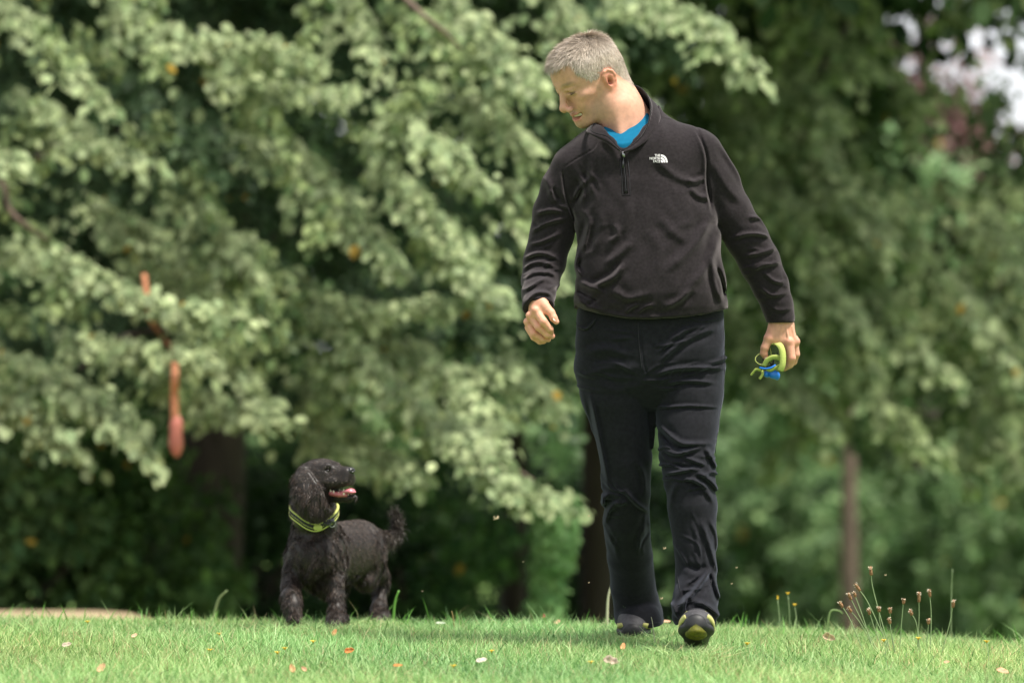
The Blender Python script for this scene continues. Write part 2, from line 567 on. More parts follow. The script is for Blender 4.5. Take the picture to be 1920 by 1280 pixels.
def build_head():
    v = Vol((-.16, -.13, -.24), (.14, .13, .15), .0021)
    v.ell((-.010, 0, .028), (.093, .075, .082), .01)
    v.ell((-.040, 0, .008), (.058, .066, .072), .03)
    v.ell((.034, 0, .035), (.056, .064, .062), .03)              # forehead
    v.ell((.034, 0, -.025), (.046, .058, .068), .03)             # mid face
    for s in (-1, 1):
        v.cap((.002, s * .052, -.062), (.060, s * .021, -.091), .018, .0145, .018)     # jaw
        v.cap((-.002, s * .056, -.03), (.002, s * .053, -.062), .018, .020, .02)
        v.ell((.056, s * .043, -.022), (.022, .019, .014), .016)   # cheekbone
        v.ell((.063, s * .030, -.048), (.020, .018, .022), .02)     # cheek raised by the smile
        v.cap((.086, s * .006, .021), (.071, s * .044, .020), .0075, .007, .012)   # brow
    v.ell((.062, 0, -.060), (.020, .029, .022), .015)             # muzzle of the mouth
    v.ell((.073, 0, -.096), (.017, .020, .014), .018)            # chin
    v.ell((.045, 0, -.082), (.033, .036, .02), .03)
    for s in (-1, 1):
        v.ell((.097, s * .030, .001), (.016, .017, .0115), .012, op='s')
        v.ell((.0725, s * .031, -.0005), (.0135, .0150, .0125), .003)
        v.cap((.0875, s * .017, .0065), (.078, s * .045, .0065), .0035, .003, .005)          # fold of the upper lid
        v.cap((.0865, s * .018, -.0085), (.078, s * .044, -.008), .0025, .002, .004)
    v.cap((.088, 0, .010), (.1065, 0, -.032), .0078, .0095, .012)                   # nose
    v.ell((.1075, 0, -.0370), (.0120, .0118, .0105), .007)
    for s in (-1, 1):
        v.ell((.100, s * .0135, -.0445), (.0105, .0070, .0080), .005)
        v.ell((.1045, s * .0065, -.0525), (.005, .0035, .0035), .002, op='s')
    v.cap((.0900, 0, -.052), (.0900, 0, -.060), .003, .003, .004, op='s')
    # lips, parted in a smile
    up = [((.0740, -.028, -.0635), .0028), ((.0850, -.014, -.0662), .0050), ((.0890, 0, -.0655), .0056), ((.0850, .014, -.0662), .0050), ((.0740, .028, -.0635), .0028)]
    lo = [((.0735, -.026, -.0690), .0030), ((.0820, -.014, -.0785), .0056), ((.0850, 0, -.0815), .0066), ((.0820, .014, -.0785), .0056), ((.0735, .026, -.0690), .0030)]
    v.chain(up, .005); v.chain(lo, .005)
    sl = [((.069, -.034, -.0590), .0020), ((.0785, -.026, -.0660), .0042), ((.0865, -.014, -.0722), .0064), ((.0890, 0, -.0734), .0068), ((.0865, .014, -.0722), .0064), ((.0785, .026, -.0660), .0042), ((.069, .034, -.0590), .0020)]
    v.chain(sl, .001, op='s')
    v.cap((.080, -.016, -.0726), (.080, .016, -.0726), .0048, .0048, .001, op='s')
    v.cap((.080, -.012, -.0895), (.080, .012, -.0895), .003, .003, .006, op='s')
    # ears
    for s in (-1, 1):
        ex = lambda f, u, o: np.array([f, s * o, u])
        v.ell(ex(-.010, -.018, .0770), (.0165, .0085, .0285), .006)
        v.ell(ex(-.012, -.014, .0810), (.0150, .0070, .0230), .006)
        v.ell(ex(-.008, -.017, .0905), (.0095, .0060, .018), .003, op='s')
        rim = [(.003, -.014), (.004, .000), (-.003, .0095), (-.014, .0105), (-.0235, .003), (-.0265, -.009), (-.0235, -.022), (-.016, -.034), (-.009, -.042)]
        of = [.077, .080, .083, .086, .088, .088, .086, .083, .080]
        v.chain([(ex(a, b, o), .0034) for (a, b), o in zip(rim, of)], .003)
        v.chain([(ex(-.012, .001, .083), .0022), (ex(-.0185, -.008, .0855), .0026), (ex(-.0175, -.02, .084), .0026), (ex(-.011, -.029, .081), .003)], .003)   # antihelix
        v.ell(ex(-.008, -.040, .0785), (.0078, .0042, .0095), .004)           # lobe
        v.ell(ex(.001, -.0195, .0785), (.0045, .0045, .006), .003)            # tragus
        v.ell(ex(-.006, -.0190, .0885), (.0078, .0085, .0140), .002, op='s')
        v.ell(ex(-.006, -.0225, .0835), (.0055, .009, .008), .002, op='s')
    # neck, running down into the collar (target given in the world)
    nb = w2h(Q_(1181, 262, .03))[0]; nm = w2h(Q_(1157, 205, .02))[0]
    v.cap((-.035, 0, -.035), nm, .058, .0525, .018)
    v.cap(nm, nb, .0545, .062, .02)
    v.cap((-.05, 0, -.01), w2h(Q_(1190, 225, .05))[0], .046, .046, .03)
    v.cap((-.018, .060, -.045), w2h(Q_(1166, 262, -.045))[0], .013, .011, .022)   # the muscle from behind the ear
    v.cap((.04, 0, -.075), nm, .024, .042, .018)
    V, Qf = v.mesh(2)
    return V, Qf


hV, hQ = build_head()
hN = vnormals(hV, hQ)
hW = h2w(hV)

# outline of the hair seen on his left side (mirrored for the other side)
mir = hV.copy(); mir[:, 1] = np.abs(mir[:, 1])
mu, mv = w2px(h2w(mir))
hair_poly = [(1010, 40), (1014, 127), (1036, 128), (1052, 121), (1071, 114), (1075, 124), (1082, 138), (1098, 147), (1109, 152), (1119, 148), (1127, 136), (1133, 126), (1146, 124), (1152, 134), (1160, 141), (1168, 148), (1178, 154), (1186, 162), (1230, 160), (1230, 40)]
scalp = inpoly(mu, mv, hair_poly) & ((hV[:, 2] > -.075)) & ~((np.abs(hV[:, 1]) > .074) & (hV[:, 2] < .016) & (hV[:, 0] > -.035) & (hV[:, 0] < .012))
front_ok = hV[:, 2] > .058 - .25 * np.abs(hV[:, 1]) * (hV[:, 0] > .04)
scalp &= ~((hV[:, 0] > .045) & ~front_ok & (np.abs(hV[:, 1]) < .05))


def skin_cols(V):
    n = len(V)
    c = np.tile(np.array([[.52, .28, .192]]), (n, 1))
    def blob(p, r, col, a):
        nonlocal c
        d = np.sqrt((((V - np.array(p)) / np.array(r)) ** 2).sum(1))
        w = (np.clip(1.3 - d, 0, 1) * a)[:, None]
        c = c * (1 - w) + np.array(col) * w
    for s in (-1, 1):
        blob((.065, s * .042, -.035), (.030, .03, .025), (.66, .30, .21), .45)    # cheeks
        blob((-.012, s * .085, -.02), (.03, .02, .04), (.68, .25, .17), .8)       # ears
        blob((-.006, s * .080, -.02), (.010, .012, .013), (.24, .075, .045), .9)  # hollow of the ear, its shade painted into the skin colour
        blob((.035, s * .052, -.075), (.05, .03, .032), (.34, .225, .16), .6)    # stubble along the jaw, deepened to paint in jaw shading
        blob((.080, s * .030, .0225), (.018, .026, .0055), (.24, .16, .11), .9)   # eyebrow
        blob((.083, s * .031, -.0035), (.012, .0165, .0028), (.10, .06, .045), .95)   # lashes of the lowered lid
        blob((.083, s * .031, .003), (.012, .016, .005), (.60, .33, .24), .5)
    blob((.112, 0, -.040), (.02, .02, .016), (.66, .30, .21), .5)
    blob((.073, 0, -.100), (.04, .034, .022), (.36, .24, .17), .5)
    blob((.086, 0, -.057), (.02, .024, .007), (.50, .32, .23), .45)
    blob((.086, 0, -.0655), (.018, .027, .0052), (.44, .14, .11), .95)
    blob((.084, 0, -.0805), (.018, .023, .0065), (.52, .18, .14), .95)
    blob((.078, 0, -.0728), (.010, .024, .0038), (.10, .03, .025), .9)
    blob((-.03, .06, -.09), (.06, .05, .06), (.62, .335, .225), .6)
    return c


hC = skin_cols(hV)
w = scalp.astype(float)[:, None] * .8
hC = hC * (1 - w) + np.array([.33, .27, .215]) * w
head_part = (hW, hQ, hC)


# ---- hands (world space, one fine volume each)
def finger(v, pts, radii, k=.0035):
    v.chain([(np.array(p), r) for p, r in zip(pts, radii)], k)


def build_hand_a():
    """his right hand: swung forward, seen from the thumb side, fingers half curled"""
    b = -.17
    H = lambda px, py, dy: Q_(px, py, b + dy)
    lo = Q_(975, 655, b)[0:3] + np.array([0, -.09, 0]); hi = Q_(1060, 520, b) + np.array([0, .09, 0])
    v = Vol(lo, hi, .0016)
    w0 = H(1012, 540, .10); w1 = H(1011, 566, .012)
    v.cap(w0, w1, .030, .027, .01, flat=((.5, .8, 0), .85))
    # palm
    v.cap(w1, H(1007, 588, -.012), .025, .020, .012)
    v.cap(w1, H(1000, 598, .022), .025, .020, .014)
    v.cap(H(1008, 578, .0), H(1004, 605, .012), .023, .018, .012)
    v.cap(H(1016, 568, -.01), H(1026, 582, -.022), .017, .013, .014)   # ball of the thumb
    finger(v, [H(1020, 572, -.016), H(1033, 586, -.026), H(1038, 596, -.03), H(1043, 603, -.031)], [.0150, .0122, .0115, .0088])
    finger(v, [H(1005, 583, -.018), H(1019, 603, -.038), H(1031, 617, -.030), H(1033, 623, -.014)], [.0135, .0118, .0105, .0090])
    finger(v, [H(995, 591, .000), H(1010, 613, -.022), H(1026, 627, -.016), H(1035, 630, -.004)], [.0138, .0120, .0105, .0090])
    finger(v, [H(990, 603, .018), H(1001, 625, -.002), H(1017, 635, .004), H(1028, 636, .012)], [.0130, .0112, .0100, .0085])
    finger(v, [H(991, 614, .034), H(1001, 632, .016), H(1012, 640, .018), H(1020, 640, .024)], [.0115, .0098, .0088, .0076])
    for p in (H(1003, 581, -.026), H(992, 591, -.010), H(988, 603, .008)):
        v.ell(p, .0095, .008)
    V, Qf = v.mesh(1)
    c = np.tile(np.array([[.62, .31, .205]]), (len(V), 1))
    def blob(p, r, col, a):
        nonlocal c
        w = (np.clip(1.4 - np.linalg.norm(V - p, axis=1) / r, 0, 1) * a)[:, None]
        c = c * (1 - w) + np.array(col) * w
    for p in (H(1019, 603, -.04), H(1010, 613, -.024), H(1001, 625, -.004), H(1003, 581, -.026), H(992, 591, -.01)):
        blob(p, .012, (.68, .29, .20), .5)
    for p in (H(1044, 603, -.034), H(1035, 631, -.006), H(1021, 641, .02)):
        blob(p, .010, (.72, .33, .25), .6)
    nails = [(H(1040, 598, -.041), (.8, -.6, .5)), (H(1036, 629, -.013), (.3, -1, -.1))]
    return V, Qf, c, nails


def build_hand_b():
    """his left hand: hanging, back of the hand to the lens, closed round the rolled lead"""
    b = .03
    H = lambda px, py, dy: Q_(px, py, b + dy)
    lo = Q_(1418, 705, b) + np.array([0, -.08, 0]); hi = Q_(1512, 575, b) + np.array([0, .10, 0])
    v = Vol(lo, hi, .0016)
    v.cap(H(1464, 575, .0), H(1465, 606, .0), .030, .0315, .01, flat=((0, 1, 0), .72))
    v.cap(H(1463, 607, .0), H(1456, 634, -.012), .0300, .020, .014, flat=((0, 1, 0), .7))
    v.cap(H(1467, 607, .0), H(1483, 640, -.006), .0300, .021, .014, flat=((0, 1, 0), .7))
    v.cap(H(1466, 612, .0), H(1468, 636, -.010), .030, .024, .014, flat=((0, 1, 0), .7))
    v.cap(H(1454, 612, -.002), H(1441, 634, -.014), .0165, .0150, .016)
    # thumb, hooked over the near side of the coil
    finger(v, [H(1442, 634, -.016), H(1434, 652, -.018), H(1432, 662, -.015), H(1436, 670, -.010)], [.0145, .0125, .0112, .0088])
    # four fingers closing behind and round it
    finger(v, [H(1479, 642, -.016), H(1484, 671, -.022), H(1481, 683, -.010), H(1471, 690, .006)], [.0160, .0128, .0115, .0090])
    finger(v, [H(1488, 640, .006), H(1492, 664, .006), H(1488, 678, .018), H(1478, 684, .030)], [.0150, .0122, .0105, .0088])
    finger(v, [H(1489, 636, .026), H(1489, 657, .030), H(1483, 670, .042), H(1472, 674, .050)], [.0138, .0115, .0100, .0085])
    finger(v, [H(1484, 632, .042), H(1482, 650, .050), H(1475, 660, .058), H(1466, 662, .060)], [.0122, .0100, .0088, .0076])
    for p, r in ((H(1480, 640, -.024), .0100), (H(1494, 640, .0), .010), (H(1441, 634, -.022), .010)):
        v.ell(p, r, .009)
    v.cap(H(1474, 612, -.024), H(1478, 634, -.028), .0022, .0026, .004)      # tendons
    v.cap(H(1466, 612, -.026), H(1462, 632, -.026), .0018, .002, .004)
    v.cap(H(1485, 612, -.018), H(1489, 634, -.016), .0018, .002, .004)
    V, Qf = v.mesh(1)
    c = np.tile(np.array([[.56, .29, .195]]), (len(V), 1))
    def blob(p, r, col, a):
        nonlocal c
        w = (np.clip(1.4 - np.linalg.norm(V - p, axis=1) / r, 0, 1) * a)[:, None]
        c = c * (1 - w) + np.array(col) * w
    for p in (H(1442, 634, -.025), H(1480, 642, -.03), H(1494, 640, -.01), H(1484, 671, -.03), H(1433, 660, -.02)):
        blob(p, .013, (.64, .27, .19), .5)
    return V, Qf, c, [(H(1437, 671, -.0195), (.5, -1, -.2))]


ha = build_hand_a(); hb = build_hand_b()

# hidden body under the clothes, so that head, arms and hands are one figure
v = Vol(P(960, 1200, 11.2) + np.array([0, -.3, -.05]), P(1520, 230, 12.1) + np.array([.02, .1, 0]), .010)
v.chain([(Q_(1183, 262, .03), .055), (Q_(1190, 330, .0), .09), (Q_(1205, 470, .0), .11), (Q_(1215, 620, 0), .12)], .05)
v.chain([(Q_(1183, 290, .02), .06), (Q_(1090, 320, .0), .04), (Q_(1040, 430, .03), .034), (Q_(1018, 500, .02), .026), (Q_(1011, 550, -.09), .024)], .03)
v.chain([(Q_(1200, 280, .02), .06), (Q_(1298, 295, .01), .042), (Q_(1385, 425, .02), .034), (Q_(1430, 500, .03), .030), (Q_(1464, 580, .03), .027)], .03)
v.chain([(Q_(1150, 640, 0), .09), (Q_(1170, 880, .03), .045), (Q_(1200, 1150, .36), .028)], .03)
v.chain([(Q_(1285, 640, 0), .09), (Q_(1288, 880, -.08), .038), (Q_(1303, 1150, -.13), .028)], .03)
bV, bQ = v.mesh(1)
bC = np.tile(np.array([[.62, .36, .25]]), (len(bV), 1))
allp = [head_part, ha[:3], hb[:3], (bV, bQ, bC)]
BV, BF = join([(p[0], p[1]) for p in allp])
body = mesh_obj('body', BV, BF, M_skin, man, cols=np.vstack([p[2] for p in allp]))

# finger nails
M_nail = mat('nail', (.78, .52, .44), rough=.3, spec=.5)
for p, nrm in ha[3] + hb[3]:
    z = Vector(nrm).normalized(); q = z.to_track_quat('Z', 'Y').to_matrix()
    u = np.linspace(-1, 1, 5); vv = [];
    for a in u:
        for b_ in u:
            r = max(1, math.hypot(a, b_))
            loc = Vector((a / r * .0052, b_ / r * .0065, -.002 * (a / r) ** 2))
            vv.append(np.array(p) + np.array(q @ loc))
    ff = np.array([(i * 5 + j, (i + 1) * 5 + j, (i + 1) * 5 + j + 1, i * 5 + j + 1) for i in range(4) for j in range(4)])
    mesh_obj('finger_nail', np.array(vv), ff, M_nail, body)

# teeth just showing
tv = Vol((.05, -.03, -.09), (.095, .03, -.055), .001)
for i in range(-4, 5):
    a = i * .0048
    tv.ell((.0825 - 12 * a * a, a, -.0695), (.0026, .0026, .0042), .0004)
tV, tQ = tv.mesh(1)
mesh_obj('teeth', h2w(tV), tQ, M_teeth, body)

mv_ = Vol((.02, -.045, -.10), (.10, .045, -.045), .0015)
mv_.ell((.060, 0, -.0690), (.0200, .0300, .0100), .002)
mV, mQ = mv_.mesh(1)
mesh_obj('mouth_interior', h2w(mV), mQ, mat('mouth_dark', (.10, .025, .02), rough=.6), body)

# ---- hair
fm = scalp[hQ].all(1).astype(float)
p, f, vi = surf_sample(hV, hQ, 46000, fm * (1 + 1.2 * (hV[hQ[:, 0], 0] < -.03)))
nrm = hN[vi]
top = sstep(.02, .10, p[:, 2])
frontness = sstep(-.06, .08, p[:, 0])
crown = np.array([-.055, 0, .105])
away = p - crown; away -= nrm * (away * nrm).sum(1, keepdims=True); away /= np.linalg.norm(away, axis=1, keepdims=True) + 1e-6
comb = away * .75 + np.array([[.45, 0, -.1]]) * (top * .8)[:, None] + np.array([[.25, 0, -.8]]) * (1 - top)[:, None] + rng.normal(size=p.shape) * .22
lift = .30 * top + .12
d = comb + nrm * (lift + .22 * rng.random(len(p)))[:, None]
ln = (.010 + .009 * top + .006 * top * frontness) * rng.uniform(.7, 1.2, len(p))
edge = sstep(-.06, .0, p[:, 2])
ln *= (.55 + .45 * edge)
ln += .007 * ((p[:, 0] > .062) & (p[:, 2] > .055))
bend = (away * .15 - nrm * .30 * (1 - top)[:, None]) * ln[:, None]
g = rng.uniform(0, 1, len(p))
hc = np.array([.34, .275, .22]) * (1 - g[:, None]) + np.array([.56, .475, .39]) * g[:, None]
clump = np.sin(p[:, 0] * 190 + 3 * np.sin(p[:, 1] * 160)) * np.sin(p[:, 2] * 170 + p[:, 1] * 120)
hc *= (1 + .12 * clump)[:, None] * rng.uniform(.8, 1.15, (len(p), 1))
V_, F_, C_ = strands(p, d, ln, np.full(len(p), .00105), 3, bend, hc, face=nrm + rng.normal(size=p.shape) * .35)
mesh_obj('hair', h2w(V_), F_, M_hair, man, cols=C_)
for s in (-1, 1):                                     # eyebrows and lashes
    n = 420
    t = rng.random(n)
    br = np.stack([.0935 - .018 * t ** 1.3, s * (.010 + .036 * t), .0205 + .005 * np.sin(t * 2.6) - .002 * t + rng.normal(0, .0017, n)], 1)
    dd = np.stack([-.2 + 0 * t, s * (.9 + 0 * t), .25 - .4 * t], 1) + rng.normal(size=(n, 3)) * .2
    V_, F_, C_ = strands(br, dd, np.full(n, .007), np.full(n, .0007), 2, np.zeros((n, 3)), np.tile([[.16, .12, .09]], (n, 1)))
    mesh_obj('eyebrow', h2w(V_), F_, M_hair, body, cols=C_)
    n = 120
    t = rng.random(n)
    br = np.stack([.0865 - .008 * (2 * t - 1) ** 2, s * (.019 + .025 * t), -.0045 - .0015 * np.sin(t * 3.1)], 1)
    dd = np.stack([.7 + 0 * t, s * .25 * t, -.75 + 0 * t], 1)
    V_, F_, C_ = strands(br, dd, np.full(n, .0035), np.full(n, .0005), 2, np.zeros((n, 3)), np.tile([[.07, .05, .04]], (n, 1)))
    mesh_obj('eyelashes', h2w(V_), F_, M_hair, body, cols=C_)

# ---- fleece
v = Vol((.004, 11.22, Q_(0, 612)[2]), (.89, 11.86, Q_(0, 168)[2]), .0034)
tab = np.array([  # py, centre px, half width px, half depth m, centre depth
    [225, 1186, 52, .060, .035], [250, 1186, 78, .075, .03], [275, 1190, 98, .095, .02], [300, 1195, 112, .112, .012], [340, 1202, 128, .128, .004],
    [400, 1210, 137, .140, -.004], [440, 1216, 135, .145, -.010], [480, 1217, 137, .152, -.014], [520, 1219, 140, .158, -.018],
    [550, 1219, 143, .160, -.018], [575, 1220, 145, .156, -.014], [592, 1220, 143, .150, -.010], [604, 1220, 136, .142, -.008], [640, 1220, 120, .13, -.008]])
sl, g = v.sub((-9, -9, -9), (99, 99, 99))
Zc = g[2].ravel(); PYc = 640 - FPX * (Zc - CAMH) / MD
I = lambda c: np.interp(PYc, tab[:, 0], tab[:, c])[None, None, :]
cx = (I(1) - 960) * MS; ax_ = I(2) * MS; ay_ = I(3); cy = MD + I(4)
q = (np.abs((g[0] - cx) / ax_) ** 2.25 + np.abs((g[1] - cy) / ay_) ** 2.25) ** (1 / 2.25)
d = (q - 1) * np.minimum(ax_, ay_) * .9
# the hem hangs lower in the middle of the front
hemz = Q_(0, 597)[2] + .030 * np.abs((g[0] - cx) / ax_) ** 2.2
d = np.maximum(d, hemz - g[2])
v.put(sl, d.astype(np.float32), .012)
# shoulders
v.cap(Q_(1182, 238, .035), Q_(1082, 297, .01), .052, .047, .05)
v.cap(Q_(1190, 243, .035), Q_(1304, 275, .01), .052, .056, .05)
v.cap(Q_(1150, 290, -.01), Q_(1088, 315, .0), .09, .056, .05)
v.cap(Q_(1230, 290, -.01), Q_(1300, 300, .0), .10, .062, .05)
# sleeves: (px, py, depth, radius px)
s1 = [(1074, 312, .0, 39), (1054, 352, .012, 39), (1040, 400, .022, 40), (1034, 440, .028, 40.5), (1021, 490, .02, 39.5), (1013, 525, -.02, 35), (1010, 550, -.09, 31), (1009, 572, -.152, 28), (1008, 583, -.168, 27.5)]
s2 = [(1313, 288, .0, 43), (1343, 340, .008, 41), (1371, 400, .016, 40), (1400, 446, .022, 39.5), (1424, 490, .026, 38.5), (1444, 535, .026, 34), (1458, 572, .028, 29), (1463, 596, .03, 27.5)]
for s in (s1, s2):
    v.chain([(Q_(a, b, c), r * MS) for a, b, c, r in s], .012)
sl, g = v.sub((-9, -9, -9), (99, 99, 99)); v.F[sl] = np.maximum(v.F[sl], g[2] - Q_(0, 188)[2] + 0 * g[0] + 0 * g[1])
# cuffs: cut open
A_ = Q_(1009, 575, -.165); n_ = np.array([.12, -.60, -.79])
sl, g = v.sub(A_ + np.array([-.06, -.12, -.09]), A_ + np.array([.055, .09, .07]))
v.put(sl, ((g[0] - A_[0]) * n_[0] + (g[1] - A_[1]) * n_[1] + (g[2] - A_[2]) * n_[2]).astype(np.float32), .006, op='i')
v.cap(Q_(1010, 580, -.168), Q_(1008, 612, -.235), .0315, .036, .004, op='s')
zc = Q_(1463, 605, .03)
sl, g = v.sub(zc + np.array([-.07, -.07, -.05]), zc + np.array([.07, .07, .0]))
v.F[sl] = np.maximum(v.F[sl], zc[2] - g[2] + 0 * g[0] + 0 * g[1])
v.cap(Q_(1463, 590, .03), Q_(1464, 615, .03), .034, .036, .003, op='s', flat=((0, 1, 0), .75))
# neck opening
v.cap(Q_(1138, 229, -.01), Q_(1162, 240, -.06), .030, .040, .008, op='s')
v.cap(Q_(1122, 222, .02), Q_(1150, 222, -.02), .022, .04, .008, op='s')
v.chain([(Q_(1168, 282, -.16), .004), (Q_(1168, 262, -.10), .020), (Q_(1172, 240, -.06), .045), (Q_(1180, 215, .0), .075), (Q_(1190, 185, .06), .078), (Q_(1200, 130, .07), .085)], .01, op='s')
fl = [
    # left-hand sleeve
    ([(1003, 402), (1030, 395), (1062, 398)], 5, 5.5), ([(995, 437), (1021, 421), (1063, 409)], 4.5, 5.5), ([(990, 459), (1018, 453), (1056, 435)], 4.5, 5),
    ([(980, 489), (1002, 476), (1025, 477), (1051, 489)], 4.5, 6), ([(979, 507), (997, 494), (1021, 493), (1047, 504)], 4, 5), ([(980, 524), (1002, 512), (1028, 512), (1044, 518)], 4, 4.5),
    ([(982, 547), (1004, 532), (1027, 522)], 4, 4), ([(983, 570), (1002, 552), (1021, 550), (1037, 557)], 3.5, 4.5), ([(1036, 352), (1042, 365), (1050, 378)], 5, -6),
    ([(1020, 330), (1031, 352), (1036, 366)], 6, 4), ([(1045, 385), (1065, 392)], 4, 4), ([(1000, 415), (1010, 428)], 5, -4),
    # armhole seams and shoulder seams
    ([(1055, 322), (1057, 345), (1064, 380), (1080, 420)], 3, -5), ([(1053, 318), (1080, 300), (1112, 281), (1120, 262)], 1.8, -1.8),
    ([(1303, 240), (1322, 290), (1325, 345), (1333, 400)], 3.2, -5), ([(1240, 216), (1275, 224), (1303, 236), (1316, 262)], 1.8, -2.0),
    # right-hand sleeve
    ([(1341, 262), (1392, 336), (1432, 402)], 7, 3.5), ([(1330, 300), (1360, 350), (1392, 385)], 8, 3), ([(1400, 409), (1424, 409), (1444, 426)], 5, 6),
    ([(1370, 447), (1409, 439), (1452, 446)], 4.5, 5), ([(1394, 481), (1431, 473), (1461, 462)], 4.5, 5.5), ([(1397, 508), (1434, 498), (1468, 490)], 4.5, 5),
    ([(1429, 509), (1452, 528), (1477, 527)], 4, 4.5), ([(1423, 537), (1447, 554), (1481, 547)], 4.5, 4.5), ([(1440, 575), (1462, 582), (1488, 576)], 4, 3),
    ([(1458, 452), (1472, 500), (1478, 530)], 4, 3),
    # chest and belly
    ([(1318, 334), (1300, 343), (1285, 340)], 5, 4), ([(1290, 354), (1308, 370), (1328, 372)], 6, 3.5), ([(1225, 300), (1262, 332), (1300, 345)], 8, 3), ([(1106, 300), (1108, 340), (1104, 372)], 6, 3.5),
    ([(1085, 330), (1096, 352), (1090, 385)], 5, 4), ([(1070, 380), (1088, 352), (1110, 330)], 5, 3.5), ([(1105, 415), (1098, 448), (1090, 472)], 5.5, 4.5), ([(1128, 400), (1124, 440), (1112, 475)], 8, 2.5),
    ([(1150, 420), (1155, 442), (1138, 458)], 6, 4), ([(1170, 495), (1147, 521), (1108, 541)], 6, 6.5), ([(1184, 455), (1160, 477), (1130, 500)], 8, 4), ([(1080, 545), (1105, 558), (1122, 566)], 5, -4.5),
    ([(1084, 528), (1108, 540), (1130, 548)], 6, 5), ([(1080, 560), (1100, 575), (1128, 584)], 6, 6), ([(1169, 588), (1180, 577), (1196, 570)], 4, 5), ([(1190, 590), (1205, 577), (1222, 572)], 4, 4),
    ([(1240, 578), (1270, 563), (1292, 540)], 6, 5), ([(1235, 410), (1258, 437), (1287, 458)], 10, 2.4), ([(1332, 408), (1296, 464), (1240, 516)], 9, 4.5), ([(1345, 440), (1322, 500), (1280, 548)], 9, 4),
    ([(1210, 430), (1232, 470), (1225, 520)], 13, 2), ([(1340, 500), (1352, 530), (1358, 560)], 4, -5), ([(1330, 480), (1336, 530), (1350, 570)], 6, 4), ([(1130, 585), (1170, 594), (1220, 595), (1290, 590)], 5, 3.5),
    ([(1145, 545), (1175, 560), (1215, 552)], 7, 4), ([(1125, 262), (1150, 285), (1160, 320)], 6, 2.5), ([(1180, 380), (1172, 420), (1160, 440)], 9, 2.5), ([(1085, 472), (1079, 500), (1090, 520)], 5, 5),
]
fl += wrinkles(10, (985, 440, 1045, 545), -12, 10, 22, 3, 2.5) + wrinkles(9, (1395, 430, 1475, 560), 0, 18, 22, 3, 2.5) + wrinkles(8, (1095, 420, 1180, 580), -40, 30, 26, 5, 1.6) + wrinkles(4, (1190, 400, 1330, 580), -35, 25, 44, 9, 1.4) + wrinkles(5, (1070, 320, 1120, 420), 60, 20, 24, 5, 1.6)
folds(v, fl, MD, MS)
sl, g = v.sub((-9, -9, -9), (99, 99, 99))
v.F += (.0012 * np.sin(g[0] * 55 + 2.2 * np.sin(g[2] * 21 + g[0] * 9)) * np.sin(g[2] * 38 + 1.7 * np.sin(g[0] * 33 + g[1] * 20))).astype(np.float32)
fV, fQ = v.mesh(1)
fleece = mesh_obj('fleece_jumper', fV, fQ, M_fleece, man)
fleece['label'] = 'charcoal black half zip fleece with stand up collar'
bvh_fleece = BVHTree.FromPolygons([Vector(a) for a in fV], [list(map(int, a)) for a in fQ])


def onto(bvh, px, py, off=.0015, d0=MD):
    """the point of a garment's surface seen in direction (px,py), lifted off by off"""
    o = Vector((0, 0, CAMH)); dr = (Vector(P(px, py, d0)) - o).normalized()
    hit, nr, _, _ = bvh.ray_cast(o, dr)
    if hit is None: return P(px, py, d0 - .1)
    return np.array(hit - dr * off)


# collar: one standing band, open at the front
ct = np.array([(1167, 283, -.118), (1184, 274, -.112), (1203, 256, -.098), (1217, 228, -.070), (1220, 203, -.030), (1213, 178, .02), (1196, 163, .062), (1170, 160, .085), (1145, 190, .07), (1124, 222, .03), (1111, 236, -.02), (1107, 243, -.064), (1117, 250, -.092), (1140, 257, -.112), (1163, 281, -.120)])
cb = np.array([(1170, 288, -.122), (1191, 279, -.118), (1214, 262, -.102), (1230, 238, -.070), (1238, 218, -.020), (1238, 208, .045), (1218, 224, .088), (1180, 232, .10), (1140, 236, .085), (1112, 243, .03), (1100, 246, -.025), (1104, 250, -.072), (1120, 259, -.098), (1142, 270, -.115), (1165, 287, -.122)])
ct = curve_px(ct, 84); cb = curve_px(cb, 84)
n = len(ct); K = 9
rows = []
for k in range(K):
    t = k / (K - 1)
    a = ct * (1 - t) + cb * t
    W_ = np.array([Q_(x, y, z) for x, y, z in a])
    cen = Q_(1172, 225, 0)
    out = W_ - cen; out[:, 2] = 0; out /= np.linalg.norm(out, axis=1, keepdims=True) + 1e-9
    W_ = W_ + out * (.004 * math.sin(t * math.pi) + .0012 * np.sin(np.arange(n) * .55 + t * 3)[:, None])
    rows.append((W_, out))
outer = np.stack([r[0] + r[1] * .0025 for r in rows]); inner = np.stack([r[0] - r[1] * .0025 for r in rows])
grid = lambda o: np.array([(o + k * n + i, o + k * n + i + 1, o + (k + 1) * n + i + 1, o + (k + 1) * n + i) for k in range(K - 1) for i in range(n - 1)])
CV = np.vstack([outer.reshape(-1, 3), inner.reshape(-1, 3)])
NN = K * n
rim = [(i, i + 1, NN + i + 1, NN + i) for i in range(n - 1)] + [((K - 1) * n + i, (K - 1) * n + i + 1, NN + (K - 1) * n + i + 1, NN + (K - 1) * n + i) for i in range(n - 1)]
rim += [(k * n + e, (k + 1) * n + e, NN + (k + 1) * n + e, NN + k * n + e) for k in range(K - 1) for e in (0, n - 1)]
collar = mesh_obj('collar', CV, np.vstack([grid(0), grid(NN), np.array(rim)]), M_fleece, fleece)
# piping round the top of the collar
tp = np.stack([r for r in rows[0][0]])
V_, F_ = tube(tp, .0024, 6); mesh_obj('collar_piping', V_, F_, M_fleece_dark, fleece)

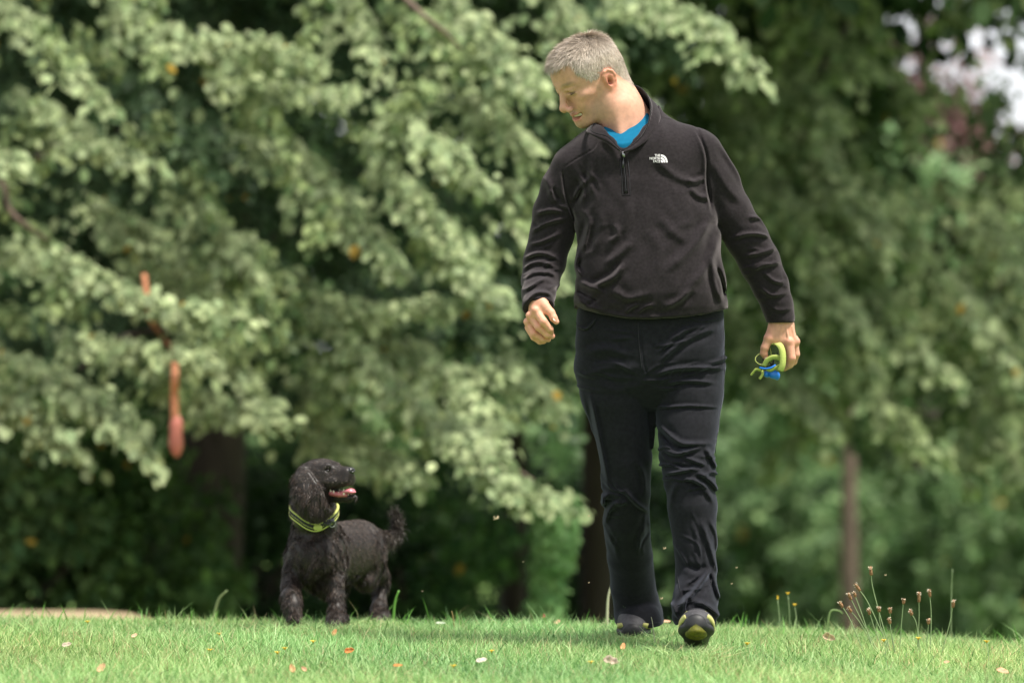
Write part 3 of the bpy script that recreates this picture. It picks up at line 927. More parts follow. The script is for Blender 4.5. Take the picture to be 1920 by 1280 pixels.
# t-shirt showing in the opening
v = Vol(Q_(1090, 330) + np.array([0, -.16, 0]), Q_(1260, 190) + np.array([0, .16, 0]), .0034)
v.chain([(Q_(1182, 238, .03), .066), (Q_(1180, 262, .0), .080), (Q_(1186, 285, .01), .086)], .03)
v.cap(Q_(1174, 262, -.04), Q_(1171, 284, -.052), .05, .045, .03)
nk = Vol  # the neckline is cut by a slanting plane, higher at the back
a0 = Q_(1146, 269, -.085); a1 = Q_(1216, 230, -.035); a2 = Q_(1180, 180, .09)
pn = np.cross(a1 - a0, a2 - a0); pn /= np.linalg.norm(pn)
if pn[2] < 0: pn = -pn
sl, g = v.sub((-9, -9, -9), (99, 99, 99))
pl = (g[0] - a0[0]) * pn[0] + (g[1] - a0[1]) * pn[1] + (g[2] - a0[2]) * pn[2]
v.put(sl, pl.astype(np.float32), .004, op='i')
tV, tQ = v.mesh(1)
shirt = mesh_obj('t_shirt', tV, tQ, M_blue, man)

# zip
zp = curve_px([(1168.5, 291), (1170, 310), (1172.5, 335), (1174, 362)], 20)
for off, nm in ((-2.6, 'zip_tape'), (2.6, 'zip_tape')):
    pts = np.array([onto(bvh_fleece, x + off, y, .0012) for x, y in zp])
    V_, F_ = ribbon(pts, (1, 0, 0), .0036, .0016)
    mesh_obj(nm, V_, F_, M_fleece_dark, fleece)
pts = np.array([onto(bvh_fleece, x, y, .0028) for x, y in zp])
V_, F_ = tube(pts, .0012, 6); mesh_obj('zip_teeth', V_, F_, M_zip, fleece)
pts = np.array([onto(bvh_fleece, x, y, .0045) for x, y in [(1167, 284), (1169, 289), (1170, 295)]])
V_, F_ = tube(pts, [.003, .0052, .0034], 8); zs = mesh_obj('zip_slider', V_, F_, M_metal, fleece)
pts = np.array([onto(bvh_fleece, x, y, .007) for x, y in [(1169.5, 293), (1169, 300), (1168.5, 306), (1168.5, 315)]])
V_, F_ = ribbon(pts, (1, 0, 0), [.0025, .003, .0062, .0056], .0025); mesh_obj('zip_pull', V_, F_, M_zip, zs)
box = curve_px([(1166, 292), (1166, 365), (1182, 365), (1180, 292)], 4)
pts = np.array([onto(bvh_fleece, x, y, .0008) for x, y in [(1163.5, 300), (1166, 330), (1167.5, 366), (1182, 366), (1180.5, 330), (1177.5, 300)]])
V_, F_ = tube(pts, .0009, 5); mesh_obj('zip_stitching', V_, F_, M_stitch, fleece)


# logo on the chest: three stacked words and the quartered dome
def text_mesh(word, x_right, y_base, size):
    cu = bpy.data.curves.new('t', 'FONT'); cu.body = word; cu.align_x = 'RIGHT'; cu.size = size; cu.offset = .018 * size
    ob = bpy.data.objects.new('t', cu); COL.objects.link(ob)
    bpy.context.view_layer.update()
    me = ob.to_mesh()
    V = np.array([v_.co[:] for v_ in me.vertices]); Fc = [list(p.vertices) for p in me.polygons]
    ob.to_mesh_clear(); bpy.data.objects.remove(ob); bpy.data.curves.remove(cu)
    tri = []
    for f_ in Fc:
        for i in range(1, len(f_) - 1): tri.append((f_[0], f_[i], f_[i + 1]))
    return np.stack([x_right + V[:, 0] * .88, y_base - V[:, 1]], 1), np.array(tri)


LV, LT, o = [], [], 0
for word, xr, yb in (('THE', 1238.0, 293.8), ('NORTH', 1238.0, 299.3), ('FACE', 1238.0, 304.8)):
    a, b_ = text_mesh(word, xr, yb, 6.5)
    LV.append(a); LT.append(b_ + o); o += len(a)
for r0, r1 in ((1.0, 4.0), (5.2, 8.2), (9.4, 12.6)):
    m = 12
    a = np.linspace(0, math.pi / 2 * 1.18, m) if r1 > 10 else np.linspace(0, math.pi / 2, m)
    a = np.linspace(0, math.pi / 2, m)
    cxx, cyy = 1239.2, 304.8
    V_ = np.concatenate([np.stack([cxx + r0 * np.cos(a) * 1.0, cyy - r0 * np.sin(a) * 1.18], 1), np.stack([cxx + r1 * np.cos(a), cyy - r1 * np.sin(a) * 1.18], 1)])
    T_ = np.array([(i, i + 1, m + i + 1) for i in range(m - 1)] + [(i, m + i + 1, m + i) for i in range(m - 1)])
    keep = V_[:, 0]
    LV.append(V_); LT.append(T_ + o); o += len(V_)
LV = np.vstack(LV); LT = np.vstack(LT)
P3 = np.array([onto(bvh_fleece, x, y, .0016) for x, y in LV])
logo = mesh_obj('logo', P3, LT, M_logo, fleece, smooth=False)

# ---- trousers
v = Vol(P(1060, 1195, 11.2) + np.array([0, -.05, -.02]), P(1375, 575, 11.85) + np.array([.01, .32, 0]), .0034)
tabp = np.array([[570, 1219, 135, .135, 0], [600, 1219, 138, .138, 0], [650, 1219, 141, .142, 0], [690, 1219, 139, .138, .0], [715, 1220, 128, .128, 0], [740, 1221, 100, .10, 0], [758, 1222, 60, .07, 0], [772, 1222, 12, .03, 0], [840, 1222, 3, .01, 0]])
sl, g = v.sub((-9, -9, Q_(0, 838)[2]), (99, 99, 99))
PYc = 640 - FPX * (g[2].ravel() - CAMH) / MD
I = lambda c: np.interp(PYc, tabp[:, 0], tabp[:, c])[None, None, :]
cx = (I(1) - 960) * MS; ax_ = I(2) * MS; ay_ = I(3); cy = MD + I(4)
q = (np.abs((g[0] - cx) / ax_) ** 2.4 + np.abs((g[1] - cy) / ay_) ** 2.4) ** (1 / 2.4)
d = (q - 1) * np.minimum(ax_, ay_) * .9
v.put(sl, d.astype(np.float32), .03)
L1 = [(1149, 690, .0, 73), (1154, 740, .0, 64.5), (1162.5, 800, .005, 54.5), (1172, 860, .015, 50), (1174, 920, .03, 45.5), (1174, 970, .08, 44), (1181, 1040, .19, 42), (1187, 1100, .28, 42), (1197, 1150, .34, 45), (1199, 1166, .30, 45), (1200, 1166, .27, 42)]
L2 = [(1290, 690, .0, 71), (1291, 740, -.02, 64.5), (1290, 800, -.05, 57), (1288, 850, -.08, 52), (1293, 895, -.10, 49), (1298, 950, -.11, 46), (1303, 1020, -.12, 40), (1305, 1080, -.13, 38), (1304, 1122, -.17, 42), (1303, 1146, -.20, 45)]
for s in (L1, L2):
    v.chain([(Q_(a, b, c), r * (MD + c) / FPX) for a, b, c, r in s], .008)
# open hems
v.ell(Q_(1304, 1186, -.22), (.058, .18, .058), .004, op='s')
sl, g = v.sub(P(1240, 1230, 11.3) + np.array([0, -.2, 0]), P(1375, 1150, 11.5) + np.array([0, .2, 0]))
v.F[sl] = np.maximum(v.F[sl], (.0 + P(0, 1168, 11.45)[2] - g[2]) + 0 * g[0] + 0 * g[1])
zc = P(0, 1173, 11.85)[2]
sl, g = v.sub((P(1130, 0, 11.9)[0], 11.7, zc - .1), (P(1250, 0, 11.9)[0], 12.2, zc + .02))
v.F[sl] = np.maximum(v.F[sl], zc - g[2] + .10 * (g[1] - 11.85) + 0 * g[0])
v.cap(P(1200, 1180, 11.90), P(1200, 1220, 11.90), .055, .062, .004, op='s')
fl = [
    ([(1247, 719), (1282, 713), (1341, 717)], 4, 5), ([(1224, 763), (1259, 761), (1294, 759), (1352, 763)], 2.6, 4.5), ([(1226, 728), (1255, 727), (1275, 722)], 3, 3),
    ([(1229, 792), (1259, 819), (1282, 829), (1338, 828)], 4.5, 6.5), ([(1238, 838), (1264, 848), (1290, 841), (1318, 834)], 4, 6.5), ([(1275, 852), (1301, 862), (1318, 868)], 3.5, 6),
    ([(1318, 836), (1332, 859), (1341, 875)], 4.5, 6), ([(1242, 885), (1271, 880), (1294, 873)], 3.5, 6), ([(1278, 893), (1299, 897), (1325, 912)], 3.5, 6), ([(1300, 878), (1329, 899), (1346, 920)], 4.5, 6),
    ([(1266, 900), (1256, 922), (1253, 950)], 5, 4), ([(1294, 894), (1315, 911), (1334, 940)], 5, 4), ([(1262, 866), (1280, 872), (1300, 868)], 3.5, -6), ([(1240, 815), (1262, 836), (1290, 836)], 4, -5),
    ([(1105, 735), (1118, 794), (1130, 852), (1143, 920)], 4.5, 7), ([(1143, 922), (1131, 935), (1128, 950)], 5, 7), ([(1162, 938), (1144, 952), (1134, 985)], 4.5, 7), ([(1168, 914), (1191, 941), (1217, 960)], 4.5, 6.5),
    ([(1192, 860), (1206, 890), (1210, 930)], 5, 3.5), ([(1140, 1000), (1155, 1035), (1160, 1075)], 6, 4), ([(1208, 985), (1200, 1020), (1215, 1050)], 6, 4),
    ([(1329, 1058), (1299, 1093), (1262, 1133)], 5, 9), ([(1309, 970), (1325, 1018), (1343, 1075)], 5, 5), ([(1290, 1115), (1318, 1124), (1345, 1147)], 4.5, 7), ([(1255, 1120), (1262, 1140)], 5, 5),
    ([(1330, 1062), (1336, 1090), (1346, 1118)], 4.5, 6), ([(1280, 1050), (1300, 1060), (1318, 1052)], 6, -5),
    ([(1197, 1133), (1217, 1124), (1236, 1134), (1241, 1156)], 4.5, 9), ([(1152, 1143), (1170, 1156), (1200, 1146)], 5, 7), ([(1186, 1060), (1172, 1095), (1168, 1130)], 6, 5), ([(1205, 1090), (1215, 1110), (1210, 1124)], 5, 5),
    ([(1230, 684), (1260, 652), (1302, 627), (1340, 615)], 6, 5), ([(1226, 702), (1270, 690), (1356, 689)], 4.5, 5.5), ([(1255, 640), (1290, 618), (1330, 607)], 6, 3.5), ([(1232, 660), (1262, 632), (1290, 612)], 5, 3),
    ([(1180, 668), (1140, 655), (1095, 660)], 8, 3), ([(1196, 690), (1150, 685), (1100, 700)], 8, 3), ([(1205, 720), (1160, 730), (1110, 720)], 9, 3), ([(1078, 610), (1097, 617), (1110, 606), (1116, 596)], 2, 2.5),
    ([(1198, 604), (1199, 640), (1205, 684), (1213, 708)], 1.8, -1.6), ([(1284, 594), (1310, 602), (1345, 598)], 2, 2),
]
fl += wrinkles(14, (1240, 830, 1335, 915), 8, 22, 22, 2.4, 3) + wrinkles(9, (1130, 900, 1215, 970), 20, 30, 20, 2.6, 3) + wrinkles(9, (1265, 1060, 1340, 1140), -35, 30, 22, 2.8, 3) + wrinkles(9, (1155, 1090, 1235, 1165), 10, 25, 20, 2.8, 3)
fl += wrinkles(9, (1225, 620, 1350, 720), -22, 14, 38, 2.6, 2.4) + wrinkles(8, (1090, 620, 1200, 730), 12, 16, 34, 3, 2.0) + wrinkles(8, (1260, 940, 1335, 1050), 75, 14, 30, 3, 2) + wrinkles(8, (1140, 980, 1215, 1090), 78, 14, 30, 3, 2)
folds(v, fl, MD, MS, back=.12)
sl, g = v.sub((-9, -9, -9), (99, 99, 99))
v.F += (.0013 * np.sin(g[0] * 42 + 2 * np.sin(g[2] * 25)) * np.sin(g[2] * 31 + 1.5 * np.sin(g[0] * 30 + g[1] * 16))).astype(np.float32)
pV, pQ = v.mesh(1)
trousers = mesh_obj('trousers', pV, pQ, M_denim, man)
bvh_tr = BVHTree.FromPolygons([Vector(a) for a in pV], [list(map(int, a)) for a in pQ])
for pts in ([(1356, 610), (1359, 690), (1349, 780), (1341, 850)], [(1343, 930), (1342, 1000), (1341, 1050), (1330, 1110)], [(1258, 960), (1262, 1010), (1267, 1060), (1276, 1110)],
            [(1079, 603), (1090, 618), (1106, 612), (1117, 597)], [(1196, 604), (1198, 640), (1203, 690)], [(1156, 1163), (1190, 1170), (1238, 1166)], [(1262, 1138), (1280, 1131), (1310, 1127), (1340, 1146)]):
    c = curve_px(pts, 20)
    w3 = [onto(bvh_tr, x, y, .0006, MD) for x, y in c]
    w3 = [a for a in w3 if a[1] < 12.2]
    if len(w3) > 3:
        V_, F_ = tube(np.array(w3), .0009, 5); mesh_obj('seam', V_, F_, M_stitch, trousers)


# ---- shoes
def shoe(heel, yaw, pitch):
    f = np.array([math.sin(yaw) * math.cos(pitch), -math.cos(yaw) * math.cos(pitch), math.sin(pitch)])
    l = np.array([math.cos(yaw), math.sin(yaw), 0.0]); u = np.cross(f, -l); u = u if u[2] > 0 else -u
    T = lambda V: heel + V[:, :1] * f + V[:, 1:2] * l + V[:, 2:3] * u
    root = empty('shoe', heel); root.parent = man; root.location = Vector(heel) - man.location
    # upper
    v = Vol((-.03, -.075, -.01), (.34, .075, .14), .0028)
    v.ell((.045, 0, .055), (.052, .036, .052), .02)
    v.cap((.05, 0, .05), (.21, 0, .040), .040, .042, .03, flat=((0, 0, 1), .9))
    v.ell((.235, .002, .040), (.068, .049, .038), .03)
    v.cap((.06, 0, .09), (.16, 0, .070), .033, .030, .03)
    v.cap((.05, 0, .13), (.07, 0, .16), .03, .03, .01, op='s')
    sl, g = v.sub((-9, -9, -9), (9, 9, .016)); v.F[sl] = np.maximum(v.F[sl], .014 - g[2] + 0 * g[0] + 0 * g[1])
    V, Qf = v.mesh(1)
    mesh_obj('upper', T(V), Qf, M_shoe, root)
    up_bvh = BVHTree.FromPolygons([Vector(a) for a in V], [list(map(int, a)) for a in Qf])
    # sole with rolled toe
    v = Vol((-.03, -.08, -.03), (.34, .08, .09), .0028)
    v.cap((.035, 0, .012), (.10, 0, .012), .036, .034, .01, flat=((0, 0, 1), .42))
    v.cap((.10, 0, .012), (.235, 0, .013), .034, .050, .01, flat=((0, 0, 1), .36))
    v.ell((.245, 0, .020), (.063, .0525, .024), .01)
    v.ell((.292, 0, .034), (.018, .030, .024), .012)               # toe bumper
    for i in range(9):
        x = .03 + i * .03
        v.cap((x, -.06, -.006), (x + .008, .06, -.006), .005, .005, .002, op='s')
    V, Qf = v.mesh(1)
    mesh_obj('sole', T(V), Qf, M_sole, root)
    # coloured tread panel under the ball of the foot
    v = Vol((.18, -.04, -.02), (.33, .04, .05), .0024)
    v.ell((.258, 0, .006), (.054, .034, .018), .004); v.ell((.297, 0, .026), (.014, .022, .022), .01)
    for i in range(5):
        v.cap((.225 + i * .017, -.05, -.008), (.225 + i * .017, .05, -.008), .004, .004, .002, op='s')
    V, Qf = v.mesh(1)
    mesh_obj('tread', T(V), Qf, M_olive, root)
    # pale flashes along both sides, tongue and laces
    for s in (-1, 1):
        for pts, w in (([(.285, s * .030, .050), (.262, s * .050, .040), (.225, s * .056, .026), (.19, s * .054, .020)], .016),
                       ([(.20, s * .03, .09), (.185, s * .047, .06), (.17, s * .054, .030)], .006), ([(.12, s * .03, .10), (.11, s * .045, .07), (.10, s * .05, .030)], .006)):
            c = curve_px(pts, 16); out = []
            for a in c:
                h, nr, _, _ = up_bvh.find_nearest(Vector(a))
                out.append(np.array(h) + np.array(nr if nr.dot(Vector((0, s, .3))) > 0 else -nr) * .0015)
            V_, F_ = ribbon(np.array(out), (.3, 0, 1), w, .002)
            mesh_obj('side_flash', T(V_), F_, M_lime_s, root)
    for i in range(5):
        x = .115 + i * .022
        c = []
        for t in np.linspace(-1, 1, 9):
            h = up_bvh.ray_cast(Vector((x + .006 * t, t * .026, .2)), Vector((0, 0, -1)))[0]
            c.append(np.array(h) + np.array([0, 0, .003]) if h else np.array([x, t * .026, .1]))
        V_, F_ = tube(np.array(c), .0028, 6)
        mesh_obj('lace', T(V_), F_, M_stitch, root)
    return root


shoe(np.array([Q_(1306, 0, -.1)[0], 11.50, -.018]), R(-3), R(14))
shoe(np.array([P(1200, 0, 12.0)[0], 12.08, .055]), R(-6), R(-14))

# ---- lead and bag in his hand
M_lime = mat('lime_webbing', (.40, .46, .12), rough=.9, noise=.12, nscale=250, bump=.7, bscale=900, bdist=.0008)
M_web_dark = mat('dark_webbing', (.012, .014, .016), rough=.8)
M_bag = mat('blue_plastic', (.004, .14, .55), rough=.35, spec=.5, bump=.4, bscale=90, bdist=.002)
H = lambda px, py, dy=0.0: Q_(px, py, .03 + dy)
lead = empty('dog_lead', H(1462, 672), 'lime green webbing dog lead coiled in his left hand', 'dog lead')
loops = [
    ([(1450, 645, -.020), (1458, 644, -.032), (1465, 652, -.040), (1468, 668, -.044), (1467, 684, -.044), (1463, 695, -.040)], (1, .15, .1), .019),
    ([(1432, 686, -.030), (1438, 676, -.036), (1448, 670, -.038), (1458, 670, -.036), (1466, 674, -.03)], (.1, -.5, .9), .016),
    ([(1436, 692, -.032), (1446, 694, -.036), (1456, 688, -.034), (1468, 680, -.020), (1474, 672, -.005)], (.0, -.8, .5), .015),
    ([(1441, 668, .00), (1438, 678, -.012), (1428, 683, -.02), (1418, 678, -.02), (1417, 670, -.012), (1424, 664, -.004), (1432, 663, .004)], (0, 1, .1), .018),
    ([(1444, 652, .0), (1446, 664, -.004), (1444, 680, .004), (1452, 690, .01), (1466, 684, .012), (1472, 664, .010), (1462, 650, .0)], (0, 1, .2), .018),
    ([(1426, 694, -.02), (1418, 692, -.024), (1412, 698, -.022), (1408, 703, -.02)], (.4, -.4, .8), .008),
    ([(1428, 694, -.02), (1430, 700, -.024), (1427, 706, -.022), (1424, 710, -.02)], (.9, -.3, .3), .008),
]
for pts, wd, w_ in loops:
    c = curve_px(pts, 26)
    c3 = np.array([H(*a) for a in c])
    V_, F_ = ribbon(c3, wd, w_, .0022); mesh_obj('strap', V_, F_, M_lime, lead)
loops.append(([(1438, 664, .02), (1444, 682, .0), (1456, 690, -.01), (1464, 676, -.01), (1458, 660, 0)], (0, 1, .1), .02))
loops.append(([(1430, 668, .0), (1430, 684, -.01), (1440, 690, -.015), (1450, 682, -.01), (1452, 662, 0)], (0, 1, .3), .02))
for k in (3, 4, 7, 8):
    c = curve_px(loops[k][0], 26); c3 = np.array([H(*a) for a in c]); cen = c3.mean(0)
    V_, F_ = ribbon(c3 + (cen - c3) * .09, loops[k][1], loops[k][2] * 1.0, .002); mesh_obj('strap_backing', V_, F_, M_web_dark, lead)
bag = empty('waste_bag', H(1456, 700), 'bright blue plastic bag tied under the coiled lead', 'bag')
v = Vol(H(1420, 722) + np.array([0, -.06, 0]), H(1475, 680) + np.array([0, .06, 0]), .0016)
v.ell(H(1451, 702, -.02), (.0165, .012, .0135), .006); v.ell(H(1438, 701, -.012), (.011, .009, .011), .005); v.ell(H(1457, 705, -.016), (.009, .010, .012), .005); v.cap(H(1444, 692, -.02), H(1448, 700, -.02), .006, .009, .006)
V, Qf = v.mesh(1); mesh_obj('pouch', V, Qf, M_bag, bag)
c3 = np.array([H(*a) for a in curve_px([(1424, 689, -.034), (1434, 691, -.042), (1446, 689, -.044), (1454, 684, -.04)], 14)])
V_, F_ = tube(c3, [.0028] * len(c3), 7); mesh_obj('tie', V_, F_, M_bag, bag)
# ------------------------------------------------------------------ the dog
M_fur = mat('black_fur', attr=True, rough=.45, spec=.30)
M_nose = mat('dog_nose', (.012, .011, .012), rough=.3, spec=.6, bump=.4, bscale=400, bdist=.001)
M_tongue = mat('tongue', (.50, .15, .18), rough=.35, spec=.5, noise=.15, nscale=80)
M_gum = mat('gum', (.35, .10, .10), rough=.35, spec=.5)
M_fang = mat('tooth', (.62, .55, .38), rough=.3)
M_eyeb = mat('dog_eye', (.010, .006, .004), rough=.1, spec=.7)
M_collar_b = mat('collar_black', (.014, .015, .018), rough=.6)
M_collar_y = mat('collar_lime', (.46, .50, .13), rough=.6)
M_buckle = mat('buckle', (.02, .021, .026), rough=.3, spec=.6)

DD = 12.2
DSC = DD / FPX
def D_(px, py, dy=0.0): return P(px, py, DD + dy)


dog = empty('dog', (D_(620, 1170)[0], DD, -.03), 'black curly coated spaniel trotting with open mouth, looking up at the man', 'dog')

GR = frame(R(-62), R(-13), R(0))          # turned to the right of the view, muzzle lifted
GT = D_(602, 893, -.02)
def g2w(p): return GT + np.atleast_2d(p) @ GR.T
v = Vol(D_(512, 1185, -.2) + np.array([0, -.02, 0]), D_(762, 850, .85) + np.array([.03, .06, .01]), .0042)
px = lambda r: r * DSC
E3 = lambda f, l, u: g2w((f, l, u))[0]
grot = [GR[:, 0], GR[:, 1], GR[:, 2]]
# trunk
v.ell(D_(592, 1042, .12), (px(49), .14, px(56)), .03)
v.ell(D_(587, 1036, .06), (px(44), .085, px(46)), .03)
v.cap(D_(598, 1028, .12), D_(666, 1022, .44), px(46), .082, .04)
v.cap(D_(602, 1062, .14), D_(664, 1046, .42), px(36), .066, .04)
v.ell(D_(680, 1030, .47), (.072, .10, .088), .03)
# neck
v.cap(D_(594, 1010, .10), D_(588, 955, .035), px(46), px(38), .03)
v.cap(D_(588, 955, .03), D_(588, 900, .01), px(37), px(33), .03)
# head
v.ell(E3(-.008, 0, .008), (.062, .053, .050), .02, grot)
v.ell(E3(.022, 0, .000), (.050, .046, .044), .02, grot)
for s in (-1, 1):
    v.ell(E3(.042, s * .028, .025), (.018, .014, .011), .010, grot)                # brows
    v.ell(E3(.050, s * .032, .010), (.012, .010, .0095), .006, grot, op='s')         # eye hollows
v.cap(E3(.040, 0, -.004), E3(.094, 0, -.013), .0310, .0245, .02)                    # muzzle
v.ell(E3(.100, 0, -.010), (.014, .020, .017), .01, grot)
for s in (-1, 1):
    v.cap(E3(.046, s * .019, -.028), E3(.094, s * .013, -.034), .0180, .0160, .012)  # flews
    v.cap(E3(.02, s * .034, -.02), E3(.052, s * .024, -.028), .018, .016, .012)
v.cap(E3(.005, 0, -.052), E3(.045, 0, -.074), .030, .017, .016)                      # lower jaw
v.cap(E3(.045, 0, -.075), E3(.084, 0, -.086), .0175, .0125, .012)
for y_ in (-.03, -.015, 0, .015, .03):
    v.cap(E3(.046, y_, -.052), E3(.125, y_, -.062), .006, .0125, .004, op='s')
v.chain([(E3(.086, .0, -.090), .010), (E3(.108, -.004, -.088), .006), (E3(.120, -.006, -.096), .003)], .008)     # chin tuft
# ear on the side towards us, hanging over the cheek; the other just shows beyond
v.chain([(D_(567, 882, -.05), px(10)), (D_(563, 905, -.068), px(15)), (D_(571, 930, -.078), px(20)), (D_(584, 945, -.080), px(20)), (D_(598, 955, -.078), px(15))], .016, flat=((.35, 1, .1), .55))
v.chain([(D_(575, 893, -.07), px(9)), (D_(594, 923, -.088), px(12)), (D_(610, 952, -.088), px(10))], .014, flat=((.35, 1, .1), .55))
v.chain([(D_(612, 885, .07), px(10)), (D_(604, 925, .09), px(14)), (D_(600, 945, .09), px(14))], .014, flat=((.35, 1, .1), .6))
# fore legs
v.chain([(D_(560, 1050, .07), px(28)), (D_(549, 1080, .045), px(18)), (D_(544, 1098, .01), px(13)), (D_(546, 1119, -.04), px(16.5)), (D_(549, 1137, -.06), px(14.5)), (D_(551, 1153, -.07), px(10.5)), (D_(551, 1159, -.08), px(10))], .02)
v.chain([(D_(618, 1060, .09), px(28)), (D_(626, 1092, .07), px(18)), (D_(630, 1118, .05), px(12)), (D_(631, 1145, .03), px(12)), (D_(630, 1163, -.01), px(15)), (D_(624, 1169, -.05), px(13))], .02)
v.ell(D_(642, 1160, .0), (px(11), .03, px(13)), .01)
v.cap(D_(580, 1078, .10), D_(610, 1108, .10), px(20), px(12), .02)      # brisket hair
# hind legs
v.ell(D_(690, 1050, .46), (px(30), .075, px(42)), .03)
v.ell(D_(684, 1082, .42), (px(24), .05, px(24)), .02)
v.chain([(D_(700, 1058, .48), px(22)), (D_(717, 1084, .57), px(12)), (D_(713, 1112, .56), px(11)), (D_(709, 1138, .52), px(12)), (D_(710, 1158, .46), px(15)), (D_(708, 1164, .42), px(15))], .016)
v.ell(D_(722, 1152, .46), (px(9), .03, px(12)), .01)
v.chain([(D_(652, 1055, .45), px(24)), (D_(642, 1090, .50), px(14)), (D_(636, 1130, .50), px(11)), (D_(634, 1156, .44), px(13))], .016)
# tail
v.chain([(D_(696, 1000, .54), .026), (D_(712, 1002, .60), .013), (D_(730, 1003, .64), .010), (D_(742, 996, .66), .009), (D_(744, 978, .66), .009), (D_(739, 966, .65), .007)], .014)
sl, g = v.sub((-9, -9, -9), (99, 99, 99))
# wavy coat
wv = np.sin(g[0] * 260 + 3 * np.sin(g[2] * 120 + g[1] * 60)) * np.sin(g[2] * 240 + 3 * np.sin(g[0] * 130 + g[1] * 90)) * np.sin(g[1] * 200 + 2 * np.sin(g[2] * 90))
v.F += (.0003 * wv).astype(np.float32)
dV, dQ = v.mesh(1)
dN = vnormals(dV, dQ)
dU, dW = w2px(dV)
lum = np.full(len(dV), 1.0)
dC = np.tile(np.array([[.014, .0105, .0088]]), (len(dV), 1))
dbody = mesh_obj('body', dV, dQ, M_fur, dog, cols=dC)
bvh_dog = BVHTree.FromPolygons([Vector(a) for a in dV], [list(map(int, a)) for a in dQ])

# coat
nS = 135000
p, f, vi = surf_sample(dV, dQ, nS)
N_ = dN[vi]
pu, pv_ = w2px(p)
L = ((p - GT) @ GR)                                   # head coordinates
head = (np.linalg.norm(L - np.array([.03, 0, -.01]), axis=1) < .118) & (L[:, 0] > -.045) & ~((pu < 622) & (pv_ > 905) & (p[:, 1] < DD - .03) & (L[:, 0] < .045))
mz = head & (L[:, 0] > .03)
ear = (pv_ > 872) & (pv_ < 972) & ~head & (pu < 630)
flank = (p[:, 1] > DD + .17) & (pv_ < 1075) & (pu > 625) & (pu < 705)
tail = (pu > 704) & (pv_ < 1040) & (p[:, 1] > DD + .52)
leg = (pv_ > 1085)
ln = np.full(nS, .015)
ln[head] = .0085; ln[mz] = .0075; ln[ear] = .020; ln[flank] = .011; ln[leg] = .016; ln[tail] = .020
ln *= rng.uniform(.6, 1.25, nS)
down = np.array([[.0, 0, -1.0]])
flow = down * np.ones((nS, 1)) * .9
flow[head] = ((np.array([-1., 0, -.15])) @ GR.T)
back = np.array([.35, .9, -.45])
flow[flank] = back
flow[tail] = np.array([.5, .3, -.8])
d = flow - N_ * (flow * N_).sum(1, keepdims=True)
d = d + N_ * (.45 + .35 * rng.random((nS, 1)))
d[head | flank] -= N_[head | flank] * .05
def vn(q, f, s):
    a = q * f
    return np.stack([np.sin(a[:, 1] * 1.3 + s + 2.1 * np.sin(a[:, 2] * .9 + s)), np.sin(a[:, 2] * 1.1 + 2 * s + 2.3 * np.sin(a[:, 0] * 1.2)), np.sin(a[:, 0] * 1.2 + 3 * s + 1.9 * np.sin(a[:, 1] * 1.1 + a[:, 2] * .7))], 1)
d += (vn(p, 70, 1.3) * .60 + vn(p, 150, .4) * .30) * np.where(head, .22, np.where(flank, .12, 1.0))[:, None]
d += rng.normal(size=d.shape) * np.where(head | flank, .10, .20)[:, None]
bend = down * (ln * np.where(leg | ear | tail, .45, .2))[:, None] - N_ * (ln * np.where(head | flank, .12, .25))[:, None]
g_ = rng.random(nS)
base = np.array([[.010, .0078, .0068]]) * (1 - g_[:, None]) + np.array([[.080, .055, .042]]) * g_[:, None] ** 1.6
clump = .5 + .28 * vn(p, 120, 2.2)[:, 0] + .22 * vn(p, 260, .7)[:, 1]
base *= (.5 + 1.0 * clump)[:, None]
rust = tail & (pv_ > 1010)
base[rust] *= np.array([1.5, 1.25, 1.0])
keep = ~((L[:, 0] > .102) & (L[:, 2] > -.022)) & ~((L[:, 0] > .05) & (L[:, 2] < -.05) & (L[:, 2] > -.074))
cd_ = (p - D_(592, 972, .055)) @ (np.array([.04, -.18, 1.0]) / 1.0168)
keep &= ~((np.abs(cd_ + .004) < .014) & (pv_ > 935) & (pv_ < 1012) & (pu < 645) & (p[:, 1] < DD + .16))
keep &= ~((L[:, 0] > .038) & (L[:, 0] < .066) & (np.abs(L[:, 1]) > .022) & (np.abs(L[:, 1]) < .042) & (L[:, 2] > .002) & (L[:, 2] < .019))
st = keep & (head | flank)
cu = keep & ~(head | flank)
parts = []
cc = []
for m_, curl in ((st, .03), (cu, .12)):
    V_, F_, C_ = strands(p[m_] - N_[m_] * .001, d[m_], ln[m_], np.where(head | flank, .0010, .0013)[m_], 3, bend[m_], base[m_], curl=curl, curl_n=1.3, face=N_[m_] + rng.normal(size=(int(m_.sum()), 3)) * .25)
    parts.append((V_, F_)); cc.append(C_)
# feathering of the tail and hair tufts under the belly and hocks
n = 4200
t = rng.random(n)
tp = curve_px([(704, 1002, .57), (720, 1005, .62), (736, 1002, .65), (745, 990, .66), (744, 974, .66), (738, 960, .65)], 40)
ti = np.clip((t * (len(tp) - 1)).astype(int), 0, len(tp) - 1)
rt = np.array([D_(*a) for a in tp])[ti] + rng.normal(0, .006, (n, 3))
dr = np.stack([rng.normal(.1, .35, n) - .1 * (1 - t), rng.normal(0, .4, n), np.where(t < .62, -1.0 + .9 * (rng.random(n) < .2), rng.normal(.0, .7, n))], 1)
V_, F_, C_ = strands(rt, dr, rng.uniform(.015, .055, n) * np.where(t < .6, 1, .62), np.full(n, .0020), 4, np.zeros((n, 3)), np.array([[.03, .024, .02]]) * rng.uniform(.4, 2.2, (n, 1)) * np.where(t < .4, 1.6, 1)[:, None], curl=.13, curl_n=.9)
parts.append((V_, F_)); cc.append(C_)
FV, FF = join(parts)
cfull = np.vstack(cc)
fur = mesh_obj('fur', FV, FF, M_fur, dog, cols=cfull)

